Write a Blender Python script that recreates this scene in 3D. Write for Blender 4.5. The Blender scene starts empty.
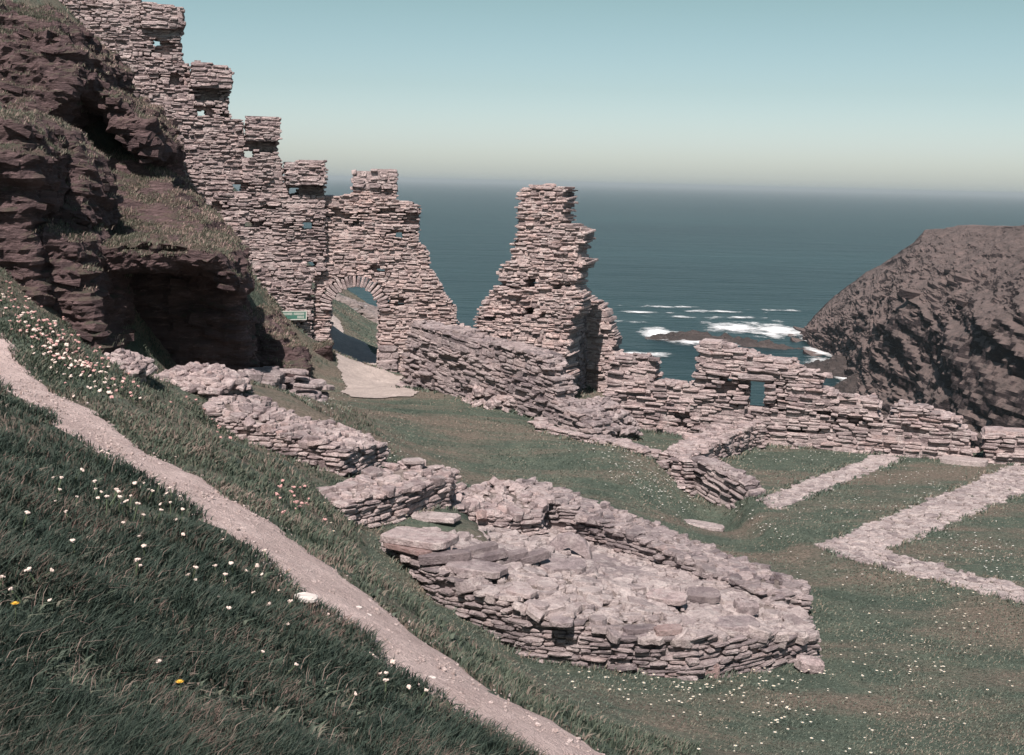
import bpy, bmesh, math, time
import numpy as np
from mathutils import Matrix, Vector
T0 = time.time()
C = bpy.context.scene.collection
SC = bpy.context.scene
PI = math.pi
rng = np.random.default_rng(11)

# ------------------------------------------------------------------ camera
F_PX, W_PX, H_PX = 1300.0, 1024, 755
PITCH, ROLL = math.atan(196 / F_PX), math.radians(1.4)
RM = (Matrix.Rotation(PI / 2 - PITCH, 3, 'X') @ Matrix.Rotation(ROLL, 3, 'Z'))
RN = np.array(RM)
SEA_Z = -60.0

def ray(px, py):
    v = np.stack([(np.asarray(px, float) - 512) / F_PX, -(np.asarray(py, float) - 377.5) / F_PX,
                  -np.ones_like(np.asarray(px, float))], -1)
    return v @ RN.T
def P(px, py, d):
    r = ray(px, py); return r * (d / r[..., 1])[..., None] if np.ndim(r) > 1 else r * (d / r[1])
def PZ(px, py, z):
    r = ray(px, py); return r * (z / r[2])

# ------------------------------------------------------------------ noise
def _h(ix, iy, iz, s):
    n = (ix * 374761393 + iy * 668265263 + iz * 2147483647 + s * 974634777) & 0xFFFFFFFF
    n = ((n ^ (n >> 13)) * 1274126177) & 0xFFFFFFFF
    n = ((n ^ (n >> 16)) * 2246822519) & 0xFFFFFFFF
    return ((n ^ (n >> 15)) & 0xFFFFFF) / float(0xFFFFFF)
def vnoise(p, s=0):
    p = np.asarray(p, float); i = np.floor(p).astype(np.int64); f = p - i
    f = f * f * f * (f * (f * 6 - 15) + 10)
    x, y, z = i[:, 0], i[:, 1], i[:, 2]; r = 0
    for a in (0, 1):
        for b in (0, 1):
            for c in (0, 1):
                w = (f[:, 0] if a else 1 - f[:, 0]) * (f[:, 1] if b else 1 - f[:, 1]) * (f[:, 2] if c else 1 - f[:, 2])
                r = r + w * _h(x + a, y + b, z + c, s)
    return r * 2 - 1
def fbm(p, sc=1.0, o=4, s=0, ridged=False):
    p = np.asarray(p, float) * sc; r = 0; a = 1; t = 0
    for k in range(o):
        v = vnoise(p, s + k * 7)
        if ridged: v = 1 - 2 * np.abs(v)
        r = r + a * v; t += a; a *= .5; p = p * 2.03 + 5.7
    return r / t

# ------------------------------------------------------------------ mesh helpers
def make_mesh(name, V, quads=None, tris=None, smooth=False):
    me = bpy.data.meshes.new(name); V = np.asarray(V, np.float32)
    q = np.zeros((0, 4), np.int32) if quads is None or len(quads) == 0 else np.asarray(quads, np.int32)
    t = np.zeros((0, 3), np.int32) if tris is None or len(tris) == 0 else np.asarray(tris, np.int32)
    me.vertices.add(len(V)); me.vertices.foreach_set('co', V.ravel())
    me.loops.add(q.size + t.size)
    me.loops.foreach_set('vertex_index', np.concatenate([q.ravel(), t.ravel()]))
    me.polygons.add(len(q) + len(t))
    st = np.concatenate([np.arange(len(q)) * 4, q.size + np.arange(len(t)) * 3]).astype(np.int32)
    me.polygons.foreach_set('loop_start', st)
    me.polygons.foreach_set('use_smooth', np.full(len(q) + len(t), smooth))
    me.update(calc_edges=True); me.validate()
    return me
class MB:
    def __init__(s): s.V = []; s.Q = []; s.T = []; s.n = 0; s.MQ = []; s.MT = []
    def add(s, V, Q=None, T=None, mi=0):
        if len(V) == 0: return s
        s.V.append(np.asarray(V, float))
        if Q is not None and len(Q): s.Q.append(np.asarray(Q) + s.n); s.MQ.append(np.full(len(Q), mi))
        if T is not None and len(T): s.T.append(np.asarray(T) + s.n); s.MT.append(np.full(len(T), mi))
        s.n += len(V); return s
    def build(s, name, mat, parent=None, smooth=False):
        V = np.concatenate(s.V)
        off = np.array(parent_world(parent))
        me = make_mesh(name, V - off, np.concatenate(s.Q) if s.Q else None, np.concatenate(s.T) if s.T else None, smooth)
        mi = np.concatenate(s.MQ + s.MT).astype(np.int32)
        for m_ in (mat if isinstance(mat, list) else [mat]): me.materials.append(m_)
        if mi.any() and len(mi) == len(me.polygons): me.polygons.foreach_set('material_index', mi); me.update()
        if mi.any() and not isinstance(mat, list): me.materials.append(M['soil'])
        o = bpy.data.objects.new(name, me); C.objects.link(o)
        if parent is not None: o.parent = parent
        return o
def parent_world(p):
    v = Vector((0, 0, 0))
    while p is not None: v = v + p.location; p = p.parent
    return v
def tag(o, label=None, cat=None, group=None, kind=None):
    if label: o['label'] = label
    if cat: o['category'] = cat
    if group: o['group'] = group
    if kind: o['kind'] = kind
    return o
def thing(name, label, cat, loc, group=None):
    o = bpy.data.objects.new(name, None); C.objects.link(o); o.location = [float(v) for v in loc]
    o.empty_display_size = .3
    return tag(o, label, cat, group)
def struct(o): o['kind'] = 'structure'; return o
def recenter(o):
    me = o.data; n = len(me.vertices); a = np.empty(n * 3, np.float32); me.vertices.foreach_get('co', a)
    a = a.reshape(-1, 3); c = np.array([a[:, 0].mean(), a[:, 1].mean(), a[:, 2].min()])
    me.vertices.foreach_set('co', (a - c).astype(np.float32).ravel()); o.location = c.tolist(); me.update(); return o
def box_np(c, u, v, w, su, sv, sw):
    c, u, v, w = map(np.asarray, (c, u, v, w)); V = []
    for k in (-1, 1):
        for j in (-1, 1):
            for i in (-1, 1): V.append(c + u * su * i + v * sv * j + w * sw * k)
    Q = [(0, 2, 3, 1), (4, 5, 7, 6), (0, 1, 5, 4), (2, 6, 7, 3), (0, 4, 6, 2), (1, 3, 7, 5)]
    return np.array(V), np.array(Q)

def stones(Cn, U, V, Wn, su, sv, sw, n=8, jit=.1, expo=.38, bev=.02, tiltj=.0, r=None):
    """batch of irregular stones; W = cap axis, U,V = in plane"""
    r = r or rng; N = len(Cn)
    Cn, U, V, Wn = [np.broadcast_to(np.asarray(a, float), (N, 3)) for a in (Cn, U, V, Wn)]
    su, sv, sw = [np.broadcast_to(np.asarray(a, float), (N,)) for a in (su, sv, sw)]
    if tiltj:
        a = r.normal(0, tiltj, (N, 1)); b = r.normal(0, tiltj, (N, 1)); c = r.normal(0, tiltj, (N, 1))
        U2 = U + V * a + Wn * b; V2 = V - U * a + Wn * c; W2 = np.cross(U2, V2)
        sg = np.sign((W2 * Wn).sum(1, keepdims=True))
        nz = lambda q: q / np.linalg.norm(q, axis=1, keepdims=True)
        U, V, Wn = nz(U2), nz(V2), nz(W2 * sg)
    an = (np.arange(n) + .5) * 2 * PI / n
    ca, sa = np.cos(an), np.sin(an)
    ex = np.sign(ca) * np.abs(ca) ** expo; ey = np.sign(sa) * np.abs(sa) ** expo
    ex, ey = ex / np.abs(ex).max(), ey / np.abs(ey).max()
    m = np.minimum(np.minimum(su, sv), sw)
    jx = ex[None] * (1 + r.uniform(-jit, jit * .3, (N, n))); jy = ey[None] * (1 + r.uniform(-jit, jit * .3, (N, n)))
    out = []; b = np.minimum(bev, m * .45)[:, None]
    for (wp, ins) in ((-1, 1), (-1, 0), (1, 0), (1, 1)):
        x = jx * su[:, None] - np.sign(jx) * b * ins * (1 + r.uniform(-.5, .8, (N, n)))
        y = jy * sv[:, None] - np.sign(jy) * b * ins * (1 + r.uniform(-.5, .8, (N, n)))
        w = wp * (sw[:, None] - (b if ins == 0 else 0)) + r.uniform(-1, 1, (N, n)) * b * .5
        out.append(Cn[:, None] + U[:, None] * x[..., None] + V[:, None] * y[..., None] + Wn[:, None] * w[..., None])
    c0 = (Cn - Wn * (sw)[:, None])[:, None]; c1 = (Cn + Wn * (sw * r.uniform(.94, 1.03, N))[:, None])[:, None]
    VV = np.concatenate(out + [c0, c1], 1)           # N, 4n+2, 3
    k = np.arange(n); k2 = (k + 1) % n
    Q = np.concatenate([np.stack([a * n + k, a * n + k2, (a + 1) * n + k2, (a + 1) * n + k], 1) for a in range(3)])
    T = np.concatenate([np.stack([k2, k, np.full(n, 4 * n)], 1), np.stack([3 * n + k, 3 * n + k2, np.full(n, 4 * n + 1)], 1)])
    per = 4 * n + 2; off = (np.arange(N) * per)[:, None, None]
    return VV.reshape(-1, 3), (Q[None] + off).reshape(-1, 4), (T[None] + off).reshape(-1, 3)

def inside(poly, x, y):
    poly = np.asarray(poly, float); r = np.zeros(np.shape(x), bool); n = len(poly)
    for i in range(n):
        (x0, y0), (x1, y1) = poly[i][:2], poly[(i + 1) % n][:2]
        if y0 == y1: continue
        c = ((y0 > y) != (y1 > y)) & (x < (x1 - x0) * (y - y0) / (y1 - y0) + x0)
        r ^= c
    return r
def seg_dist(x, y, pl):
    d = np.full(np.shape(x), 1e9); pl = np.asarray(pl)
    for a, b in zip(pl[:-1], pl[1:]):
        ab = b[:2] - a[:2]; t = np.clip(((x - a[0]) * ab[0] + (y - a[1]) * ab[1]) / (ab @ ab), 0, 1)
        d = np.minimum(d, np.hypot(x - a[0] - t * ab[0], y - a[1] - t * ab[1]))
    return d

# ------------------------------------------------------------------ materials
def nt(name):
    m = bpy.data.materials.new(name); m.use_nodes = True; t = m.node_tree
    b = t.nodes['Principled BSDF']; b.inputs['Roughness'].default_value = .9
    b.inputs['Specular IOR Level'].default_value = .25
    return m, t, b
def N(t, kind, **kw):
    n = t.nodes.new(kind)
    for k, v in kw.items():
        if k in n.inputs: n.inputs[k].default_value = v
        else: setattr(n, k, v)
    return n
def noise(t, co, scale, detail=5, rough=.6, dist=0):
    n = N(t, 'ShaderNodeTexNoise', Scale=scale, Detail=detail, Roughness=rough, Distortion=dist)
    t.links.new(co, n.inputs['Vector']); return n.outputs['Fac']
def ramp(t, fac, stops):
    r = t.nodes.new('ShaderNodeValToRGB'); e = r.color_ramp.elements
    while len(e) < len(stops): e.new(.5)
    for el, (p, c) in zip(e, stops):
        el.position = p; el.color = (*c, 1) if len(c) == 3 else c
    t.links.new(fac, r.inputs['Fac']); return r.outputs['Color']
def mix(t, fac, a, b, mode='MIX'):
    m = t.nodes.new('ShaderNodeMix'); m.data_type = 'RGBA'; m.blend_type = mode
    for s, v in (('Factor', fac), ('A', a), ('B', b)):
        i = [q for q in m.inputs if q.name == s and (q.type == 'RGBA' or (s == 'Factor' and q.type == 'VALUE'))][0]
        if hasattr(v, 'default_value'): t.links.new(v, i)
        else: i.default_value = (*v, 1) if isinstance(v, tuple) else v
    return [q for q in m.outputs if q.type == 'RGBA'][0]
def math_(t, op, a, b=0.0, clamp=False):
    m = t.nodes.new('ShaderNodeMath'); m.operation = op; m.use_clamp = clamp
    for i, v in enumerate((a, b)):
        if hasattr(v, 'default_value'): t.links.new(v, m.inputs[i])
        else: m.inputs[i].default_value = v
    return m.outputs[0]
def bump(t, b, h, strength=.5, dist=.02):
    n = N(t, 'ShaderNodeBump', Strength=strength, Distance=dist)
    t.links.new(h, n.inputs['Height']); t.links.new(n.outputs[0], b.inputs['Normal'])
def objco(t): return t.nodes.new('ShaderNodeTexCoord').outputs['Object']
def geo(t): return t.nodes.new('ShaderNodeNewGeometry')
def posco(t): return geo(t).outputs['Position']

def stone_mat(name, cols, lichen=.35, scale=1.0):
    m, t, b = nt(name); co = posco(t); g = geo(t)
    base = ramp(t, g.outputs['Random Per Island'], cols)
    n1 = noise(t, co, 1.1 * scale, 4); n2 = noise(t, co, 9 * scale, 6, .7); n3 = noise(t, co, 38 * scale, 4, .7)
    c = mix(t, ramp(t, n2, [(.35, (.75,) * 3), (.6, (0, 0, 0))]), base, tuple(np.array(cols[0][1]) * .75))
    c = mix(t, ramp(t, n1, [(.38, (0, 0, 0)), (.66, (1, 1, 1))]), c, mix(t, .5, c, (.44, .37, .35)))
    li = ramp(t, noise(t, co, 5.5 * scale, 8, .75), [(.50, (0, 0, 0)), (.62, (lichen * 1.5,) * 3)])
    c = mix(t, li, c, (.56, .50, .47))
    c = mix(t, ramp(t, n3, [(.3, (.45,) * 3), (.55, (0, 0, 0))]), c, (.08, .064, .068))
    c = mix(t, 1.0, c, (1.0, .982, .995), 'MULTIPLY')
    t.links.new(c, b.inputs['Base Color'])
    bump(t, b, math_(t, 'ADD', n2, math_(t, 'MULTIPLY', n3, .6)), 1, .05)
    return m
M = {}
S_MAIN = [(0, (.15, .115, .115)), (.2, (.29, .226, .222)), (.5, (.43, .342, .33)), (.85, (.58, .468, .44)), (1, (.42, .30, .275))]
S_DARK = [(0, (.12, .098, .102)), (.3, (.225, .184, .186)), (.6, (.32, .262, .26)), (.85, (.44, .365, .35)), (1, (.30, .22, .205))]
M['stone'] = stone_mat('wall_stone', S_MAIN)
M['stone_lit'] = stone_mat('lit_wall_stone', [(p, tuple(np.array(c) * np.array([1.2, 1.17, 1.13]))) for p, c in S_MAIN], .42)  # wall stone with sunlight put into its colour, for gate and tower faces
M['stone_slate'] = stone_mat('slate_stone', S_DARK, .25)
M['stone_pale'] = stone_mat('pale_stone', [(0, (.20, .165, .163)), (.3, (.34, .285, .275)), (.6, (.43, .365, .345)), (1, (.54, .465, .435))], .4)
M['stone_dark'] = stone_mat('dark_slab', [(0, (.13, .105, .108)), (1, (.20, .162, .165))], .16)
M['stone_red'] = stone_mat('red_slab', [(0, (.25, .165, .15)), (1, (.29, .195, .18))], .12)

def rock_mat(name, dark, mid, grass=True, sc=1.0, nz=(.62, .86), gcol=((.055, .062, .045), (.17, .115, .10))):
    m, t, b = nt(name); co = posco(t)
    mp = N(t, 'ShaderNodeMapping'); mp.inputs['Scale'].default_value = (1, 1, 4.6); mp.inputs['Rotation'].default_value = (.12, .2, 0)
    t.links.new(co, mp.inputs['Vector']); sco = mp.outputs[0]
    n1 = noise(t, sco, .8 * sc, 8, .68); n2 = noise(t, sco, 5 * sc, 8, .7); n3 = noise(t, co, 24 * sc, 4, .7)
    c = ramp(t, n1, [(.3, dark), (.55, mid), (.75, tuple(np.array(mid) * 1.5))])
    c = mix(t, math_(t, 'MULTIPLY', n2, .6), c, tuple(np.array(dark) * .6))
    h = math_(t, 'ADD', math_(t, 'MULTIPLY', n1, 2.0), math_(t, 'ADD', n2, math_(t, 'MULTIPLY', n3, .3)))
    c = mix(t, ramp(t, noise(t, sco, 2.6 * sc, 9, .78), [(.54, (0, 0, 0)), (.66, (.6,) * 3)]), c, tuple(np.minimum(np.array(mid) * 2.1, .4)))
    if grass:
        z = N(t, 'ShaderNodeSeparateXYZ'); t.links.new(geo(t).outputs['Normal'], z.inputs[0])
        f = ramp(t, math_(t, 'ADD', z.outputs['Z'], math_(t, 'MULTIPLY', math_(t, 'SUBTRACT', noise(t, co, 1.3 * sc, 6, .7), .5), .9)), [(nz[0], (0, 0, 0)), (nz[1], (1, 1, 1))])
        gc = ramp(t, noise(t, co, 2.1 * sc, 8, .75), [(.36, gcol[0]), (.52, tuple(np.array(gcol[0]) * .5 + np.array(gcol[1]) * .5)), (.66, gcol[1])])
        gc = mix(t, math_(t, 'MULTIPLY', noise(t, co, 30 * sc, 3, .7), .5), gc, (.03, .03, .025))
        c = mix(t, f, c, gc)
    t.links.new(c, b.inputs['Base Color']); bump(t, b, h, .9, .12 / sc)
    b.inputs['Specular IOR Level'].default_value = .15
    return m
M['crag'] = rock_mat('crag_rock', (.048, .033, .036), (.16, .108, .107))
M['crag_pale'] = rock_mat('crag_rock_pale', (.17, .14, .135), (.36, .30, .28), grass=False)
M['head'] = rock_mat('headland_rock', (.016, .012, .014), (.068, .051, .051), True, .12, (.46, .66), ((.13, .102, .096), (.25, .182, .168)))
M['reef'] = rock_mat('reef_rock', (.035, .03, .03), (.085, .068, .064), False, .1)

def ground_mat():
    m, t, b = nt('turf'); co = posco(t)
    n1 = noise(t, co, .33, 6, .62); n2 = noise(t, co, 1.7, 6, .7); n3 = noise(t, co, 18, 5, .75); n4 = noise(t, co, 70, 3, .7)
    mp = N(t, 'ShaderNodeMapping'); mp.inputs['Scale'].default_value = (.35, 1.2, 1); mp.inputs['Rotation'].default_value = (0, 0, -.6)
    t.links.new(co, mp.inputs['Vector'])
    g = ramp(t, n2, [(.3, (.068, .09, .072)), (.5, (.108, .135, .106)), (.72, (.15, .17, .13))])
    dry = ramp(t, n3, [(.3, (.17, .135, .108)), (.7, (.28, .215, .178))])
    f = ramp(t, math_(t, 'ADD', math_(t, 'MULTIPLY', noise(t, mp.outputs[0], .55, 7, .7), .7), math_(t, 'MULTIPLY', n1, .3)), [(.46, (0, 0, 0)), (.56, (.85,) * 3)])
    c = mix(t, f, g, dry)
    c = mix(t, ramp(t, n3, [(.25, (.8,) * 3), (.55, (0, 0, 0))]), c, (.028, .036, .028))
    c = mix(t, ramp(t, n4, [(.55, (0, 0, 0)), (.75, (.5,) * 3)]), c, (.16, .165, .12))
    t.links.new(c, b.inputs['Base Color'])
    bump(t, b, math_(t, 'ADD', n3, math_(t, 'MULTIPLY', n4, .6)), 1, .06)
    b.inputs['Specular IOR Level'].default_value = .1
    return m
M['turf'] = ground_mat()
def grit_mat(name, a, bb, peb=.5):
    m, t, b = nt(name); co = posco(t)
    n1 = noise(t, co, 2.4, 7, .7); n2 = noise(t, co, 14, 6, .75); n3 = noise(t, co, 60, 3, .6)
    c = ramp(t, n1, [(.34, tuple(np.array(a) * .82)), (.66, bb)])
    c = mix(t, ramp(t, n2, [(.36, (.6,) * 3), (.58, (0, 0, 0))]), c, tuple(np.array(a) * .62))
    c = mix(t, ramp(t, n3, [(.56, (0, 0, 0)), (.7, (peb,) * 3)]), c, (.55, .46, .42))
    c = mix(t, ramp(t, n3, [(.3, (peb,) * 3), (.42, (0, 0, 0))]), c, (.16, .12, .11))
    t.links.new(c, b.inputs['Base Color']); bump(t, b, math_(t, 'ADD', n2, math_(t, 'MULTIPLY', n3, .6)), 1, .06)
    return m
M['path'] = grit_mat('path_earth', (.58, .435, .405), (.70, .55, .515))
M['pebble'] = stone_mat('path_pebble', [(0, (.38, .30, .27)), (.5, (.56, .45, .41)), (1, (.68, .58, .54))], .2)
def soil_mat():
    m, t, b = nt('soil_and_moss'); co = posco(t); n1 = noise(t, co, 1.6, 6, .7); n2 = noise(t, co, 16, 5, .75)
    c = ramp(t, n1, [(.36, (.12, .095, .085)), (.50, (.24, .195, .178)), (.60, (.33, .275, .255)), (.72, (.10, .112, .075))])
    c = mix(t, ramp(t, n2, [(.35, (.7,) * 3), (.58, (0, 0, 0))]), c, (.07, .058, .054))
    t.links.new(c, b.inputs['Base Color']); bump(t, b, n2, 1, .05); return m
M['soil'] = soil_mat()
M['gravel'] = grit_mat('gate_gravel', (.50, .42, .385), (.60, .51, .465), .35)

def blade_mat(name, cols, sc=.8, dryf=.5):
    m, t, b = nt(name); co = posco(t); g = geo(t)
    n1 = noise(t, co, sc, 5, .65)
    f = math_(t, 'ADD', math_(t, 'MULTIPLY', n1, .85), math_(t, 'MULTIPLY', math_(t, 'SUBTRACT', g.outputs['Random Per Island'], .5), .34))
    c = ramp(t, f, cols)
    t.links.new(c, b.inputs['Base Color']); b.inputs['Roughness'].default_value = .6
    b.inputs['Specular IOR Level'].default_value = .2
    tr = N(t, 'ShaderNodeBsdfTranslucent'); t.links.new(c, tr.inputs['Color'])
    ms = N(t, 'ShaderNodeMixShader', Fac=.25); t.links.new(b.outputs[0], ms.inputs[1]); t.links.new(tr.outputs[0], ms.inputs[2])
    t.links.new(ms.outputs[0], t.nodes['Material Output'].inputs['Surface'])
    return m
M['grass'] = blade_mat('grass_blades', [(.22, (.012, .020, .016)), (.36, (.026, .040, .031)), (.46, (.052, .074, .057)), (.54, (.070, .084, .064)), (.60, (.115, .09, .074)), (.72, (.23, .155, .135))], 1.1)
M['grass_bank'] = blade_mat('bank_blades', [(.22, (.04, .054, .04)), (.38, (.080, .102, .076)), (.48, (.12, .138, .10)), (.56, (.18, .15, .122)), (.70, (.30, .22, .19))], 1.0)
M['grass_crag'] = blade_mat('crag_blades', [(.22, (.06, .064, .048)), (.40, (.135, .14, .10)), (.50, (.20, .165, .135)), (.58, (.31, .22, .19)), (.7, (.42, .31, .28))], .6)
M['grass_lawn'] = blade_mat('lawn_blades', [(.22, (.065, .088, .07)), (.38, (.125, .15, .12)), (.48, (.17, .185, .145)), (.55, (.25, .21, .165)), (.70, (.31, .245, .205))], .6)
def plain(name, col, rough=.7, var=.25, sc=40):
    m, t, b = nt(name); n = noise(t, objco(t), sc, 3)
    c = mix(t, n, tuple(np.array(col) * (1 - var)), tuple(np.minimum(np.array(col) * (1 + var), 1)))
    t.links.new(c, b.inputs['Base Color']); b.inputs['Roughness'].default_value = rough
    return m
M['straw'] = plain('dead_straw', (.23, .17, .145), .8, .35, 3)
M['petal'] = plain('daisy_petal', (.78, .74, .68), .6, .06)
M['thrift'] = plain('thrift_petal', (.64, .52, .46), .6, .22)
M['thrift_pink'] = plain('thrift_pink', (.50, .29, .27), .6, .2)
M['yellow'] = plain('yellow_petal', (.75, .45, .06), .6, .1)
M['stem'] = plain('flower_stem', (.06, .08, .045))
M['sign_green'] = plain('sign_green', (.045, .13, .10), .6, .15, 12)
M['sign_white'] = plain('sign_white', (.42, .43, .39), .6, .1)
M['white_stone'] = plain('quartz_stone', (.50, .45, .42), .8, .15, 25)

def sea_mat():
    m, t, b = nt('sea_water'); co = posco(t)
    mp = N(t, 'ShaderNodeMapping'); mp.inputs['Scale'].default_value = (.45, 1, 1); mp.inputs['Rotation'].default_value = (0, 0, .12)
    t.links.new(co, mp.inputs['Vector']); v = mp.outputs[0]
    n1 = noise(t, v, .006, 6, .6); n2 = noise(t, v, .11, 5, .65); n3 = noise(t, v, .028, 4, .6); n4 = noise(t, v, .0016, 3, .5)
    c = ramp(t, math_(t, 'ADD', math_(t, 'MULTIPLY', n1, .6), math_(t, 'MULTIPLY', n4, .4)), [(.35, (.006, .020, .023)), (.65, (.012, .034, .037))])
    t.links.new(c, b.inputs['Base Color']); b.inputs['Roughness'].default_value = .32
    b.inputs['IOR'].default_value = 1.33; b.inputs['Specular IOR Level'].default_value = .22
    n5 = noise(t, v, .35, 3, .6)
    bump(t, b, math_(t, 'ADD', math_(t, 'ADD', n2, math_(t, 'MULTIPLY', n5, .35)), math_(t, 'MULTIPLY', n3, 2.2)), 1, 2.6)
    return m
M['sea'] = sea_mat()
def foam_mat():
    m, t, b = nt('surf_foam'); co = posco(t)
    mp = N(t, 'ShaderNodeMapping'); mp.inputs['Scale'].default_value = (.5, .35, 1); t.links.new(co, mp.inputs['Vector'])
    b.inputs['Base Color'].default_value = (.80, .80, .80, 1)
    at = N(t, 'ShaderNodeAttribute', attribute_name='edge')
    f = math_(t, 'ADD', noise(t, mp.outputs[0], .22, 7, .72), math_(t, 'MULTIPLY', at.outputs['Fac'], .42))
    a = ramp(t, f, [(.62, (0, 0, 0)), (.88, (.95,) * 3)]); t.links.new(a, b.inputs['Alpha'])
    return m
M['foam'] = foam_mat()

# ------------------------------------------------------------------ terrain
path_px = [(-160, 268, 20), (-60, 322, 18), (0, 364, 16), (50, 399, 14.6), (100, 436, 13.4), (160, 470, 12.3), (210, 497, 11.5), (260, 530, 10.8), (320, 576, 10.1),
           (370, 615, 9.55), (420, 650, 9.05), (470, 686, 8.55), (530, 722, 8.15), (580, 752, 7.9), (670, 808, 7.4), (760, 868, 6.9)]
path_w = [P(*p) for p in path_px]
cp = []
def cpd(*l): cp.extend(P(*p) for p in l)
def cpz(*l): cp.extend(PZ(*p) for p in l)
def cpw(*l): cp.extend(np.array(p, float) for p in l)
cp.extend(path_w[1:-1])
cpd((0, 755, 4.4), (130, 755, 4.7), (260, 755, 5.3), (400, 755, 6.3), (0, 600, 6.0), (0, 500, 8.0), (0, 430, 10.8), (110, 560, 7.4), (200, 640, 6.6),
    (300, 640, 7.9), (230, 560, 9.0), (100, 480, 10.8), (330, 700, 6.9))
cpd((30, 320, 17.5), (100, 378, 17), (140, 395, 17.6), (215, 450, 15), (270, 500, 13), (330, 548, 11.8), (400, 600, 11.2), (470, 655, 10.6), (560, 715, 10.0), (640, 745, 11.2), (250, 450, 18.0),
    (160, 385, 21), (240, 375, 25), (200, 380, 23), (300, 470, 18), (343, 517, 18.3), (448, 504, 20), (320, 490, 18.6), (385, 470, 21.6), (340, 477, 20.4), (215, 428, 20.6),
    (383, 550, 17.6), (430, 594, 16.6), (520, 655, 15.6), (450, 570, 17.4), (300, 520, 14.2), (370, 570, 13.2), (430, 620, 12.6), (520, 680, 12.8), (600, 735, 12.0), (330, 400, 30), (300, 395, 28))
cpz((700, 755, -5.72), (620, 688, -5.85), (690, 695, -5.9), (817, 680, -6.0), (800, 636, -6.05), (900, 620, -6.05), (1000, 700, -6.1), (850, 745, -6.0), (1024, 560, -5.98), (960, 520, -5.97),
    (820, 545, -5.97), (900, 480, -5.95), (1000, 466, -5.95), (760, 460, -5.9), (800, 448, -5.9), (650, 436, -5.85), (640, 450, -5.75), (700, 438, -5.88), (860, 580, -6.05), (760, 545, -6.2),
    (724, 522, -6.5), (742, 529, -6.5), (702, 498, -6.25), (684, 474, -5.85), (690, 520, -6.3), (715, 530, -6.45), (675, 490, -6.0), (650, 480, -5.75), (748, 487, -5.85), (768, 505, -5.95), (720, 468, -5.82), (620, 445, -5.5), (660, 463, -5.62),
    (600, 500, -5.7), (650, 520, -5.9), (560, 440, -5.4), (500, 450, -5.45), (530, 500, -5.6), (500, 520, -5.58), (560, 515, -5.66), (600, 540, -5.7), (450, 420, -5.25), (470, 480, -5.52), (430, 520, -5.05), (560, 470, -5.6), (540, 428, -5.35), (380, 400, -5.22), (405, 388, -5.2),
    (360, 366, -5.18), (345, 372, -5.18), (400, 440, -5.15), (420, 470, -5.1))
cpd((335, 352, 38.5), (345, 338, 42), (375, 350, 39.5), (365, 322, 45), (345, 305, 47), (378, 322, 47), (300, 338, 34.7), (262, 300, 34.2), (225, 250, 33.6), (170, 185, 33.2),
    (100, 60, 33.5), (20, -20, 33), (150, 215, 30.5), (150, 232, 29.8), (220, 246, 31.0), (90, 205, 28.5), (60, 200, 25.5))
for q_ in ((120, 376, 22.6), (160, 392, 22.8), (200, 390, 23.6), (240, 388, 25.0)):
    a_ = P(*q_); cp.extend([a_, a_ + np.array([0, 2.0, -.4]), a_ + np.array([0, 3.6, -.5])])
for q_ in ((240, 398, 29.6), (270, 396, 30.2), (300, 394, 31)):
    a_ = P(*q_); cp.extend([a_, a_ + np.array([0, 1.6, .05])])
cpd((40, 326, 20.6), (60, 335, 21.2), (255, 396, 27))
cpw((0, 0, -1.7), (-5, 2, -1.25), (5, 3, -3.3), (10, 8, -5.0), (14, 14, -6.0), (-4, -6, -1.0), (6, -6, -2.6), (-12, 6, .2), (-11, 14, -.6), (-16, 20, 2.6), (-14, 26, 3.2), (-17, 32, 6.2), (-22, 14, 3), (-26, 26, 7),
    (4, 33, -5.9), (11, 31, -5.95), (14, 22, -6), (1.5, 33.5, -5.2), (-10, 40, .8), (-16, 42, 5), (-5, 40, -4.9), (0, 40, -5.6), (9, 3, -4.4), (13, -2, -5))
cp = np.array(cp)
def tps_fit(pts, lam=.02):
    n = len(pts); d = np.hypot(pts[:, None, 0] - pts[None, :, 0], pts[:, None, 1] - pts[None, :, 1])
    K = np.where(d > 0, d * d * np.log(d + 1e-12), 0) + lam * np.eye(n) * n * .02
    Pm = np.c_[np.ones(n), pts[:, :2]]
    A = np.block([[K, Pm], [Pm.T, np.zeros((3, 3))]])
    return np.linalg.solve(A, np.r_[pts[:, 2], 0, 0, 0])
def tps_eval(w, pts, x, y):
    n = len(pts); out = w[n] + w[n + 1] * x + w[n + 2] * y
    for i in range(n):
        d2 = (x - pts[i, 0]) ** 2 + (y - pts[i, 1]) ** 2
        out = out + w[i] * .5 * d2 * np.log(d2 + 1e-12)
    return out
tw = tps_fit(cp)
GX0, GX1, GY0, GY1, GS = -48., 46., -34., 88., .16
gx = np.arange(GX0, GX1, GS); gy = np.arange(GY0, GY1, GS)
XX, YY = np.meshgrid(gx, gy)
xr, yr = XX.ravel(), YY.ravel()
xc, yc = np.clip(xr, -26, 15), np.clip(yr, -7, 46)
ZZ = tps_eval(tw, cp, xc, yc)
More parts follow.
